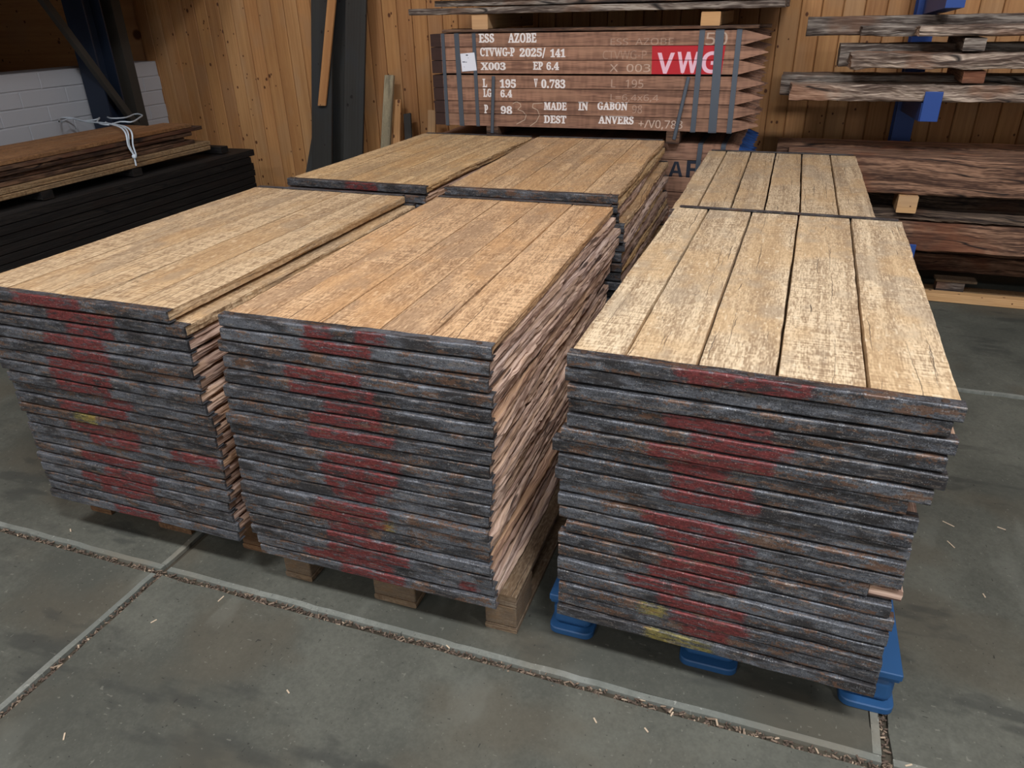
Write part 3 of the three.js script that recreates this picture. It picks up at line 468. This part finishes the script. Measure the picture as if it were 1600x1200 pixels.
// steel strap hugging a bundle: front run from top px to bottom px at the face, over the top and down the back
function strapAround(parent, xt, xb, y0, y1, zf, zb, w) {
  const t = 0.0025, out = [];
  const run = (a, b) => { const d = b.clone().sub(a), L = d.length(); const g = new THREE.BoxGeometry(w, L, t); g.applyMatrix4(new THREE.Matrix4().makeRotationFromQuaternion(new THREE.Quaternion().setFromUnitVectors(V(0, 1, 0), d.clone().normalize()))); g.translate((a.x + b.x) / 2, (a.y + b.y) / 2, (a.z + b.z) / 2); return g; };
  out.push(run(V(xb, y0, zf + t), V(xt, y1, zf + t)), run(V(xb, y0, zb - t), V(xt, y1, zb - t)));
  for (const [x, y] of [[xt, y1 + t], [xb, y0 - t]]) out.push(box(x - w / 2, x + w / 2, y - t / 2, y + t / 2, zb - t, zf + t));
  return mesh('strap', mergeGeometries(out), M.strap, parent);
}
{
  const b = tag(group('stake_bundle'), 'strapped bundle of brown hardwood stakes with white stencilled lettering and red painted patch', 'bundle');
  const h = SP - 0.003, d = 0.0645, pt = 0.135;
  for (let l = 0; l < NLAY; l++) {
    const y = BY0 + l * SP + (l >= 4 ? GAPL : 0);
    for (let k = 0; k < 14; k++) {
      const L = BLEN - (k ? 0.03 + rr(0, 0.03) : l === 6 ? 0 : rr(0, 0.012)), front = k === 0;
      const g = stake(L, h, d, pt, front ? {} : { off: [rnd(), rnd()] });
      const x = front ? BX0 : BX0 + rr(0, 0.02), z = BZ - d / 2 - k * (d + 0.0006);
      const p = g.attributes.position, u = g.attributes.uv;
      if (front) for (let q = 0; q < p.count; q++) u.setXY(q, p.getX(q) / BLEN, Math.min(0.999, Math.max(0.001, (p.getY(q) + y - BY0) / BH)));
      mesh('stake', g, front ? M.face : M.hard[(k + l) % 3], b).position.set(x, y, z);
    }
  }
  const zb = BZ - 14 * 0.0651;
  for (const [xt, xb, w] of [[692, 700, 0.022], [713.5, 722.5, 0.03], [740.5, 747.5, 0.022], [1097, 1083, 0.028], [1124.5, 1113.5, 0.044], [1155, 1140, 0.027]]) { const a = onZ(xt, 56, BZ), c = onZ(xb, 198, BZ); strapAround(b, a.x, c.x, BY0, BY0 + BH - 0.003, BZ + 0.001, zb, w); }
  const pl = mesh('paper_tag', (() => { const P = [[719, 84], [741, 82], [745, 110], [722, 112]].map(([x, y]) => onZ(x, y, BZ + 0.006)); const s = new THREE.Shape(P.map((q) => new THREE.Vector2(q.x, q.y))); const g = new THREE.ExtrudeGeometry(s, { depth: 0.0008, bevelEnabled: false }); g.translate(0, 0, BZ + 0.005); const x0 = P[0].x, y0 = P[3].y, p = g.attributes.position; for (let k = 0; k < p.count; k++) g.attributes.uv.setXY(k, (p.getX(k) - x0) / (P[2].x - x0), (p.getY(k) - y0) / (P[1].y - y0)); return g; })(), (() => {
    const cv = document.createElement('canvas'); cv.width = 256; cv.height = 256; const c = cv.getContext('2d'); c.fillStyle = '#e4e8f0'; c.fillRect(0, 0, 256, 256); c.fillStyle = '#3a4252'; c.fillRect(90, 28, 34, 14); c.fillRect(30, 120, 44, 12); c.fillRect(80, 124, 22, 8); c.fillRect(120, 70, 12, 5); c.fillRect(50, 190, 10, 5); const t = new THREE.CanvasTexture(cv); t.colorSpace = THREE.SRGBColorSpace; return std({ map: t, roughness: 0.7 });
  })(), b); pl.userData.label = 'white paper tag with small print';
  // dunnage slats on the bundle and the bearers below it with the two straps that tie them
  const top = BY0 + BH;
  const dn = [['dunnage_slat', 690, 1185, -0.02], ['dunnage_slat', 700, 1205, -0.14]];
  dn.forEach(([n, a, c, dz], k) => { const x0 = onZ(a, 50, BZ + dz).x, x1 = onZ(c, 46, BZ + dz).x, g = timber(x0, x1, 0.016, 0.1, { amp: 0.002, nx: 24 }); g.translate(0, top + 0.0035, BZ - 0.055 + dz * 1.0); tag(mesh(n, g, M.brownDark), k ? 'thin dark wooden slat further back on top of the stencilled bundle' : 'thin dark wooden slat along the front top edge of the stencilled bundle', 'slat'); });
  for (const [px, py] of [[770, 200], [1052, 208]]) { const x = onZ(px, py, BZ).x, g = timber(0, 0.95, BY0 - 0.925, 0.075, {}); g.rotateY(Math.PI / 2); g.translate(x, 0.925, BZ + 0.01); tag(mesh('bearer', g, M.brownDark), px < 900 ? 'dark wooden bearer under the stencilled bundle near its sealed ends' : 'dark wooden bearer under the stencilled bundle near its pointed ends', 'bearer'); }
  for (const [xt, yt, xb, yb] of [[771, 119, 769, 208], [1076, 120, 1053, 218]]) { const a = onZ(xt, yt, BZ + 0.012), c = onZ(xb, yb, BZ + 0.014); mesh('strap', plankBetween(a, c, 0.02, 0.003, V(1, 0, 0)), M.strap, b); }
}
{ // lower bundle
  const b = tag(group('stake_bundle'), 'lower strapped bundle of brown stakes with blue painted points and dark lettering', 'bundle');
  const zf = -4.44, yTop = 0.922, p = 0.0925, x1 = onY(1178, 226, 0.9).x, x0 = x1 - 1.95, cv = document.createElement('canvas'); cv.width = 2048; cv.height = 1024; const c = cv.getContext('2d'), im = c.createImageData(2048, 1024);
  for (let j = 0, k = 0; j < 1024; j++) for (let i = 0; i < 2048; i++, k += 4) { const q = hard(i / 2048, (j / 1024 * 1.3) % 1); im.data[k] = q[0]; im.data[k + 1] = q[1]; im.data[k + 2] = q[2]; im.data[k + 3] = 255; }
  c.putImageData(im, 0, 0);
  const H = 9 * p, uv = (x, y) => { const q = onZ(x, y, zf); return [(q.x - x0) / 1.95 * 2048, (yTop - q.y) / H * 1024]; };
  c.fillStyle = '#1a2230'; for (const [s, a, bb, d, e] of [['A', 1046, 252, 1066, 277], ['F', 1070, 250, 1090, 278]]) { const [xa, ya] = uv(a, bb), [xb, yb] = uv(d, e); c.save(); c.font = 'bold 100px sans-serif'; const m = c.measureText(s); c.translate(xa, yb); c.scale((xb - xa) / m.width, (yb - ya) / 73); c.fillText(s, 0, 0); c.restore(); }
  c.fillStyle = '#17437f'; { const [a] = uv(1155, 228); c.fillRect(a, 0, 2048 - a, 1024); }
  const t = new THREE.CanvasTexture(cv); t.colorSpace = THREE.SRGBColorSpace; const fm = std({ map: t, roughness: 0.75 });
  for (let l = 0; l < 9; l++) for (let k = 0; k < 9; k++) {
    const y = yTop - (l + 1) * p, g = stake(1.95, p - 0.004, p - 0.002, 0.12), P = g.attributes.position, U = g.attributes.uv;
    for (let q = 0; q < P.count; q++) U.setXY(q, P.getX(q) / 1.95, 1 - Math.min(0.999, Math.max(0.001, (yTop - y - P.getY(q)) / H)));
    mesh('stake', g, fm, b).position.set(x0 + (k ? rr(-0.004, 0.003) : 0), y, zf - p / 2 - k * p);
  }
  for (const [a, bb] of [[1095, 1091], [1131, 1128]]) { const q = onZ(a, 225, zf), r = onZ(bb, 245, zf); strapAround(b, q.x, q.x + (r.x - q.x) * 4, yTop - H, yTop - 0.003, zf + 0.002, zf - 9 * p, 0.026); }
  for (const [x, s] of [[x0 + 0.35, 'sealed'], [x1 - 0.5, 'blue pointed']]) { const g = timber(0, 0.85, yTop - H, 0.09, {}); g.rotateY(Math.PI / 2); g.translate(x, 0, zf); tag(mesh('bearer', g, M.pallet), `wooden bearer on the floor under the lower bundle's ${s} ends`, 'bearer'); }
}
{ // bearers and grey planks on top of the stencilled bundle
  const yb = BY0 + BH + 0.019;
  const tops = [];
  for (const [px, y0, y1, n] of [[753, 22, 47, 'sealed'], [1110, 18, 43, 'pointed']]) { const a = onZ(px, y1, BZ - 0.06), c = onZ(px, y0, BZ - 0.06), g = timber(0, 0.85, c.y - yb, 0.1, { lu: 3, lv: 1.25 }); g.rotateY(Math.PI / 2); g.translate(a.x, yb, BZ - 0.03); tops.push(c.y); tag(mesh('bearer', g, M.block), `pale sawn bearer on the stencilled bundle near its ${n} ends`, 'bearer'); }
  const y0 = Math.max(...tops) + 0.001, rows = [[636, 1225, 0.042, 0.0, M.oldGrey, 'bottom'], [672, 1228, 0.04, -0.05, M.oldGrey, 'second'], [662, 1227, 0.03, -0.02, M.oldGrey, 'third'], [652, 1232, 0.045, 0.01, M.oldGrey, 'fourth'], [655, 1228, 0.05, 0.0, M.oldGrey, 'topmost']];
  let y = y0;
  rows.forEach(([a, c, h, dz, m, w]) => { for (let k = 0; k < 4; k++) { const zf = BZ - 0.02 + dz - k * 0.27, xa = onZ(a, 20, BZ).x, xc = onZ(c, 20, BZ).x, g = timber(xa + rr(-0.02, 0.02) * (k ? 1 : 0), xc + rr(-0.02, 0.02) * (k ? 1 : 0), h - 0.008, 0.26, { amp: 0.0022, nx: 30 }); g.translate(0, y, zf - 0.13); tag(mesh('grey_plank', g, m), `long grey plank, ${w} layer above the stencilled bundle, ${['front', 'second', 'third', 'unseen_rear'][k]} row`, 'plank'); } y += h; });  // rear row is out of sight, reaching the wall to keep the gap dark
}

// ---------------------------------------------------------------- cantilever rack with beams
{
  const r = tag(group('cantilever_rack'), 'blue steel cantilever rack carrying the old beams', 'rack');
  const UZ = -5.42, ux = onZ(1408, 200, UZ).x;
  for (const [k, X] of [[0, ux], [1, ux + 2.1]]) {
    for (const dz of [-0.07, 0.07]) mesh('upright', box(X - 0.055, X + 0.055, 0, 3.4, UZ + dz - 0.008, UZ + dz + 0.008), M.blueDeep, r);
    mesh('upright', box(X - 0.006, X + 0.006, 0, 3.4, UZ - 0.065, UZ + 0.065), M.blueDeep, r);
    mesh('base_foot', box(X - 0.06, X + 0.06, 0, 0.09, UZ - 0.08, -4.82), M.blueDeep, r);
    const arm = (y, zf, hT, w) => { const s = new THREE.Shape([[UZ + 0.07, y], [zf, y], [zf, y - hT], [UZ + 0.07, y - hT - 0.04]].map(([z, yy]) => new THREE.Vector2(-z, yy))); const g = new THREE.ExtrudeGeometry(s, { depth: w, bevelEnabled: false }); g.rotateY(Math.PI / 2); g.translate(0, 0, 0); return g; };
    const t1 = onZ(1463, 143, -4.56), b1 = onZ(1457, 190, -4.56), t2 = onZ(1497, 0, -4.56), b2 = onZ(1495, 12, -4.56), t3 = onZ(1415, 378, -4.6);
    for (const [y, zf, hT, dx] of [[1.143, -4.56, 1.143 - b1.y, t1.x - ux - 0.01], [b2.y + 0.14, -4.56, 0.14, t2.x - ux - 0.0], [0.345, -4.6, 0.1, 0]]) { const g = arm(y, zf, hT, 0.085); g.translate(X + dx * 0.6 - 0.04, 0, 0); mesh('arm', g, M.blueDeep, r); }
    { const a = onZ(1405, 380, -4.57), c = onZ(1425, 411, -4.57), g = new RoundedBoxGeometry(c.x - a.x, a.y - c.y, 0.012, 2, 0.003); g.translate(X + (a.x + c.x) / 2 - ux, (a.y + c.y) / 2, -4.565); mesh('arm_stop', g, M.blueDeep, r); }
    { const g = new RoundedBoxGeometry(0.085, t1.y - b1.y, 0.012, 2, 0.003); g.translate(X + (t1.x - ux) * 0.6, (t1.y + b1.y) / 2, -4.552); mesh('arm_stop', g, M.blueDeep, r); }
  }
  const beam = (name, x0, x1, y0, y1, zf, d, mat, amp, label, cat = 'beam') => { const g = timber(x0, x1, y1 - y0, d, { amp, nx: Math.round((x1 - x0) * 26), arris: 0.008, lv: 0.8 }); g.translate(0, y0, zf - d / 2); return tag(mesh(name, g, mat), label, cat); };
  const XE = 2.9, y = (px, py, z) => onZ(px, py, z).y, x = (px, py, z) => onZ(px, py, z).x;
  // lower shelf upwards; every beam lies on the arm, spacer or beam below it
  const A1 = 1.145;
  const b7t = y(1400, 134, -4.58); beam('old_beam', x(1235, 140, -4.58), XE, A1, b7t, -4.58, 0.22, M.old, 0.009, 'rough cracked grey beam resting on the blue rack arms, front row');
  beam('old_beam', x(1221, 128, -4.83), XE, A1, b7t + 0.03, -4.83, 0.24, M.oldGrey, 0.004, 'smooth grey beam behind the cracked beam on the blue rack arms');
  const s1t = b7t + 0.003 + (y(1520, 115, -4.62) - y(1520, 138, -4.62)), S2 = Math.max(s1t, b7t + 0.07);
  const spacer = (px, py, z, y0, y1, mat, label, deep = 0.5) => { const g = timber(0, deep, y1 - y0 - 0.002, 0.1, {}); g.rotateY(Math.PI / 2); g.translate(x(px, py, z), y0 + 0.001, z); tag(mesh('spacer_block', g, mat), label, 'spacer'); };
  spacer(1520, 128, -4.6, b7t + 0.012, S2, M.oldBrown, 'brown wooden spacer block between the two cracked front beams');
  spacer(1900, 128, -4.6, b7t + 0.012, S2, M.oldBrown, 'brown wooden spacer block far along the two cracked front beams');
  const b5t = y(1450, 84, -4.58); beam('old_beam', x(1329, 95, -4.58), XE, S2 + 0.008, b5t, -4.58, 0.2, M.old, 0.009, 'pale rough beam with deep cracks, second tier of the rack, front row');
  beam('old_beam', x(1312, 84, -4.82), XE, S2 + 0.002, b5t + 0.035, -4.82, 0.24, M.oldGrey, 0.004, 'grey weathered beam behind the pale rough beam, second tier');
  const S3 = b5t + 0.01 + (y(1520, 63, -4.6) - y(1520, 84, -4.6));
  spacer(1522, 74, -4.6, b5t + 0.01, S3, M.oldGrey, 'grey wooden spacer block under the whitewashed top beam');
  const b3t = y(1480, 41, -4.58); beam('old_beam', x(1437, 50, -4.58), XE, S3 + 0.007, b3t, -4.58, 0.17, M.old, 0.006, 'whitewashed beam with brown sawn end, top tier of the rack');
  beam('old_beam', x(1347, 44, -4.78), XE, S3 + 0.004, b3t + 0.0, -4.78, 0.14, M.oldGrey, 0.006, 'short grey beam end behind the whitewashed top beam');
  beam('old_beam', x(1262, 38, -4.95), XE, S3 + 0.003, b3t + 0.045, -4.95, 0.18, M.oldGrey, 0.003, 'long blue-grey beam at the back of the top tier');
  // below
  const A3 = 0.352, z0 = -4.6;
  const c2t = y(1500, 352, z0); beam('old_beam', x(1380, 370, z0), XE, A3, c2t, z0, 0.3, M.oldBrown, 0.004, 'reddish brown beam lying on the lowest blue arm');
  beam('old_beam', 0.35, XE, c2t + 0.008, c2t + 0.045, z0 - 0.01, 0.18, M.bark, 0.006, 'thin dark bark-edged slab between the two brown beams');
  beam('old_beam', 0.3, XE, c2t + 0.008, c2t + 0.105, z0 - 0.22, 0.2, M.bark, 0.01, 'thick dark bark-edged slab behind the pale spacer block');
  const sb = c2t + 0.054, st = y(1420, 305, z0);
  spacer(1418, 318, z0 + 0.02, sb, st, M.block, 'pale sawn spacer block under the big brown beam', 0.2);
  spacer(1900, 318, z0 + 0.02, sb, st, M.block, 'pale sawn spacer block far along under the big brown beam', 0.2);
  beam('old_beam', 0.02, XE, st + 0.004, y(1400, 246, z0), z0, 0.3, M.oldBrown, 0.004, 'big brown beam with dark top below the rack tiers');
  beam('old_beam', -0.05, XE, st + 0.004, y(1400, 246, z0) + 0.012, z0 - 0.31, 0.2, M.oldBrown, 0.003, 'brown beam behind the big brown beam');
  
  beam('old_beam', 0.1, XE, 0.094, 0.2, -5.08, 0.2, M.oldBrown, 0.004, 'unseen brown beam low on the rack feet, lower of two darkening the gap');  // two unseen low beams, placed to darken the gap under the lowest arm
  beam('old_beam', 0.16, XE, 0.21, 0.3, -5.08, 0.2, M.oldBrown, 0.004, 'unseen brown beam low on the rack feet, upper of two darkening the gap');
  // floor timbers and oddments
  { const g = timber(0.35, XE, 0.05, 0.07, { amp: 0.001, nx: 20 }); g.translate(0, 0.001, -4.8); tag(mesh('floor_timber', g, M.block), 'long pale timber lying on the concrete before the rack', 'timber'); }
  { const g = timber(0.3, XE, 0.03, 0.14, { amp: 0.001, nx: 20 }); g.translate(0, 0.001, -4.93); tag(mesh('floor_timber', g, M.tan), 'grey-brown plank lying behind the pale floor timber', 'timber'); }
  { const a = onZ(1462, 436, -4.87), g = timber(0, 0.22, 0.016, 0.09, {}); g.translate(a.x, 0.098, -4.9); const o = tag(mesh('wood_offcut', g, M.pallet), 'small flat wood offcut on the grey block under the lowest beam', 'offcut'); const q = timber(0, 0.15, 0.064, 0.08, {}); q.translate(a.x + 0.01, 0.033, -4.9); tag(mesh('wood_offcut', q, M.oldGrey), 'grey block under the flat offcut below the lowest beam', 'offcut'); }
}

// ---------------------------------------------------------------- black stack and tied planks at the left wall
{
  const ZE = -5.15, e = onZ(407, 229, ZE), X1 = e.x, yT = e.y, p = 0.0515, n = 12, w = 0.3;
  for (let l = 0; l < n; l++) for (let k = 0; k < 3; k++) {
    const g = stake(3.7 + (k ? 0 : rr(-0.04, 0.04)), p - 0.006, w - 0.006, 0.13); g.rotateY(Math.PI / 2);
    const b = mesh('black_plank', g, M.tar); b.position.set(X1 - w / 2 - k * w + (k ? 0 : rr(0, 0.012)), yT - (l + 1) * p, ZE + 3.7);
    tag(b, `black tarred pointed plank, ${ORD[l].replace('topmost', 'top')} layer of the black stack, ${['outer', 'middle', 'wall'][k]} row`, 'plank', 'black tarred planks');
  }
  for (const z of [-4.9, -3.6, -2.2]) { const g = timber(-0.45, 0.45, yT - n * p, 0.09, {}); g.translate(X1 - 0.46, 0, z); tag(mesh('bearer', g, M.tar), z < -4 ? 'black bearer under the far end of the black plank stack' : z < -3 ? 'black bearer under the middle of the black plank stack' : 'black bearer under the near end of the black plank stack', 'bearer'); }
  // spacers on the stack
  const XS = X1 - 0.08;
  const sp = [[350, 228], [215, 268], [75, 306]], hS = 0.05;
  sp.forEach(([px, py], i) => { const a = onX(px, py, XS), g = timber(-0.42, 0.42, hS, 0.08, {}); g.translate(XS - 0.42, yT + 0.001, a.z); tag(mesh('bearer', g, M.tar), `black crosswise bearer on the black stack, ${['beyond', 'just behind', 'before'][i]} the string`, 'bearer'); });
  // tied planks
  const b = tag(group('plank_bundle'), 'bundle of old brown planks tied with pale string on the black stack', 'bundle');
  let y = yT + hS + 0.004; const XB = XS - 0.0;
  const zAt = (px, py) => onX(px, py, XB).z;
  const lay = [[332, 232, 0.03, 0.0, 'tan'], [331, 219, 0.032, -0.01, 'tan'], [306, 212, 0.028, -0.04, 'brownDark'], [290, 207, 0.03, -0.05, 'brownDark'], [296, 197, 0.03, -0.03, 'brownDark'], [320, 187, 0.028, -0.02, 'brownDark'], [296, 181, 0.028, -0.02, 'brown']];
  lay.forEach(([px, py, h, dx, m]) => {
    for (let k = 0; k < 2; k++) { const ze = zAt(px, py) + (k ? 0.12 : 0), g = timber(0, 3.1 + rr(0, 0.1), h - 0.003, 0.26, { amp: 0.0015, nx: 16 }); g.rotateY(Math.PI / 2); g.translate(XB + dx - 0.13 - k * 0.27, y, ze + 3.15); mesh('plank', g, M[m], b); }
    y += h;
  });
  const yTop = y;
  // string: down the outer side, over the top, with a knot and loose loops
  const zs = onX(200, 215, XB).z, tube = (pts, r = 0.006) => new THREE.TubeGeometry(new THREE.CatmullRomCurve3(pts), 60, r, 6);
  const T = (px, py, dy = 0.008) => { const q = onY(px, py, yTop + dy); return q; };
  const parts = [];
  const edge = V(XB + 0.0, yTop + 0.006, onX(196, 192, XB).z), E2 = (dz, dy, dx = 0.008) => V(XB + dx, yTop + dy, zs + dz);
  parts.push(tube([T(96, 190, 0.012), T(110, 185, 0.02), T(135, 190), T(160, 192), T(180, 195), edge, E2(0.01, -0.05, 0.004), E2(0.0, -0.12, 0.012), V(XB + 0.01, yT + hS + 0.02, zs)]));
  parts.push(tube([T(92, 190, 0.02), T(98, 184, 0.02), T(112, 184, 0.016), T(130, 189), T(150, 187, 0.016), T(156, 184, 0.02), T(152, 190), T(170, 195), T(190, 190, 0.014), T(203, 191), T(218, 184, 0.012), T(222, 180, 0.014), T(212, 178, 0.014), T(195, 184), T(176, 185, 0.012), T(168, 183)]));
  parts.push(tube([T(176, 193), edge.clone().add(V(0.002, 0.004, -0.03)), E2(-0.02, -0.06, 0.006), E2(-0.015, -0.13, 0.014), E2(0.01, -0.14, 0.02)]));
  parts.push(tube([T(165, 191), edge.clone().add(V(0.002, 0.004, 0.02)), E2(0.02, -0.06, 0.006), E2(0.0, -0.12, 0.014)]));
  { const kn = new THREE.SphereGeometry(0.016, 10, 8); const q = E2(0, -0.13, 0.014); kn.translate(q.x, q.y, q.z); parts.push(kn); }
  mesh('string', mergeGeometries(parts.map((g) => g.toNonIndexed())), M.string, b).userData.label = 'pale blue-white string with loose loops and a knot';
  // column and brace
  const c = tag(group('steel_column'), 'dark blue steel column at the white masonry wall', 'column'), CX = -5.22, q0 = onX(186, 165, CX + 0.1);
  const cz = q0.z + 0.02;
  mesh('flange', box(CX - 0.1, CX + 0.1, 0, CEIL, cz - 0.085, cz - 0.073), M.column, c); mesh('flange', box(CX - 0.1, CX + 0.1, 0, CEIL, cz + 0.073, cz + 0.085), M.column, c); mesh('web', box(CX - 0.005, CX + 0.005, 0, CEIL, cz - 0.073, cz + 0.073), M.column, c);
  { const X = CX + 0.13, a = onX(76, 12, X), d = onX(195, 172, X), dd = d.clone().sub(a); const g = plankBetween(a.clone().addScaledVector(dd, -0.35), d.clone().addScaledVector(dd, 0.25), 0.05, 0.05, V(1, 0, 0)); tag(mesh('diagonal_brace', g, M.brace), 'grey-brown diagonal brace running up beside the blue column', 'brace'); }
  { const X = CX + 0.0, a = onX(197, 120, X); tag(mesh('timber_post', box(X - 0.05, X + 0.06, 0, CEIL, a.z - 0.06, a.z + 0.03), M.brace), 'brown timber post fixed behind the blue column', 'post'); }
}

// ---------------------------------------------------------------- boards leaning on the back wall
{
  const lean = (name, mat, xl0, xr0, xl1, xr1, pyT, pyB, zT, zB, label, top = 0.4, thick = 0.025, cat = 'board', yTopMax = 99) => {
    const aT = onZ((xl0 + xr0) / 2, pyT, zT), aB = onZ((xl1 + xr1) / 2, pyB, zB), w = onZ(xr0, pyT, zT).x - onZ(xl0, pyT, zT).x;
    const d = aT.clone().sub(aB), foot = aB.clone().addScaledVector(d, -aB.y / d.y), head = aT.clone().addScaledVector(d, top / d.y);
    tag(mesh(name, plankBetween(foot, head, w, thick, V(1, 0, 0), { lu: 3, lv: 1.25 }), mat), label, cat);
  };
  lean('black_board', M.tarBoard, 487, 520, 486, 521, 0, 200, -5.44, -5.36 , 'wide blue-black board leaning on the wall beside the pine boarding', 0.9);
  lean('black_board', M.tarBoard, 541, 573, 535, 571, 0, 200, -5.44, -5.36 , 'wide blue-black board leaning right of the loose pale batten', 0.9);
  lean('black_board', M.tarBoard, 516, 545, 516, 540, 0, 200, -5.545, -5.51, 'narrow black board leaning behind the pale batten', 0.9);
  lean('black_board', M.tarBoard, 494, 512, 478, 500, 182, 262, -5.50, -5.38, 'short black board tilted behind the wide leaning board', 0.02);
  lean('batten', M.pine[2], 529, 542, 526, 538, 0, 164, -5.41, -5.38, 'pale loose batten hanging between the black leaning boards', 0.9, 0.02, 'batten');
  { const o = scene.children[scene.children.length - 1], p = o.geometry.attributes.position, q = onZ(532, 164, -5.40).y; for (let k = 0; k < p.count; k++) if (p.getY(k) < q) p.setY(k, q); }
  lean('chipboard_strip', M.chipBoard, 602, 616, 596, 611, 118, 215, -5.5, -5.35, 'narrow chipboard strip leaning on the pine wall', 0.0, 0.03, 'strip');
  lean('batten', M.pine[0], 616, 627, 613, 627, 156, 218, -5.5, -5.4, 'short pine batten leaning beside the chipboard strip', 0.0, 0.02, 'batten');
  lean('black_offcut', M.tarBoard, 631, 642, 632, 645, 178, 215, -5.5, -5.42, 'short ragged black offcut leaning next to the pine batten', 0.0, 0.02, 'offcut');
  lean('batten', M.block, 669, 681, 668, 682, 172, 205, -5.4, -5.38, 'short pale stick standing below the sealed ends of the bundle', 0.0, 0.02, 'batten');
}

// ---------------------------------------------------------------- splinters on the floor and litter in the joints
[[1482, 818, 22], [1486, 850, 20], [1565, 825, 14], [110, 828, 10], [930, 1125, 9], [1420, 1195, 10], [345, 935, 14], [240, 970, 10], [100, 1150, 12], [450, 1080, 8], [1010, 1140, 8], [1050, 1115, 8], [700, 1010, 9], [1538, 930, 9]].forEach(([x, y, l]) => {
  const q = onY(x, y, 0.003), L = l * 0.0018, g = timber(-L / 2, L / 2, 0.002, 0.004, { arris: 0.0005 }); g.rotateY(rr(0, 3.1)); g.translate(q.x, 0.0005, q.z);
  tag(mesh('wood_splinter', g, M.chip), 'small pale wood splinter lying on the concrete floor', 'splinter', 'loose splinters on the floor');
});
{
  const g = new THREE.BoxGeometry(1, 1, 1), m = new THREE.InstancedMesh(g, std({ roughness: 0.95, color: 0xffffff }), 2600), o = new THREE.Object3D(), c = new THREE.Color(); m.name = 'joint_litter';
  for (let i = 0; i < 2600; i++) {
    const r = rnd(), along = rnd();
    if (r < 0.72) o.position.set(-3.4 + along * 4.4, 0, -1.355 + rr(-0.012, 0.022)); else if (r < 0.9) o.position.set(-1.75 + rr(-0.012, 0.02), 0, -1.35 + along * 1.2); else o.position.set(0.43 + rr(-0.012, 0.014), 0, -1.9 + along * 0.8);
    const s = rr(0.003, 0.008); o.position.y = rr(-0.011, -0.001); o.scale.set(s * rr(1, 3), 0.0025, s * 0.6); o.rotation.set(rr(-0.3, 0.3), rr(0, 3.1), rr(-0.3, 0.3)); o.updateMatrix(); m.setMatrixAt(i, o.matrix);
    const k = rnd(); m.setColorAt(i, k < 0.6 ? c.setRGB(0.10, 0.07, 0.05) : k < 0.95 ? c.setRGB(0.22, 0.16, 0.11) : c.setRGB(0.42, 0.32, 0.22));
  }
  shadow(m); m.userData = { kind: 'stuff', label: 'bark crumbs and wood litter lying in the slab joints', category: 'litter' }; scene.add(m);
}

// ---------------------------------------------------------------- unseen ceiling lamps
for (const [x, z, w, d, I] of UNSEEN_LAMPS) {
  const l = tag(group('unseen_ceiling_lamp'), 'unseen rectangular panel lamp overhead, placed to light the hall from above', 'lamp', 'unseen hall ceiling lamps'); l.position.set(x, CEIL - 0.08, z);
  mesh('housing', box(-w / 2 - 0.04, w / 2 + 0.04, 0, 0.08, -d / 2 - 0.04, d / 2 + 0.04), M.lampBody, l); mesh('diffuser', box(-w / 2, w / 2, -0.01, 0, -d / 2, d / 2), M.glow, l);
  const a = new THREE.RectAreaLight(0xf6f8ff, I, w, d); a.position.set(0, -0.02, 0); a.rotation.x = -Math.PI / 2; l.add(a);
}
renderer.render(scene, camera);
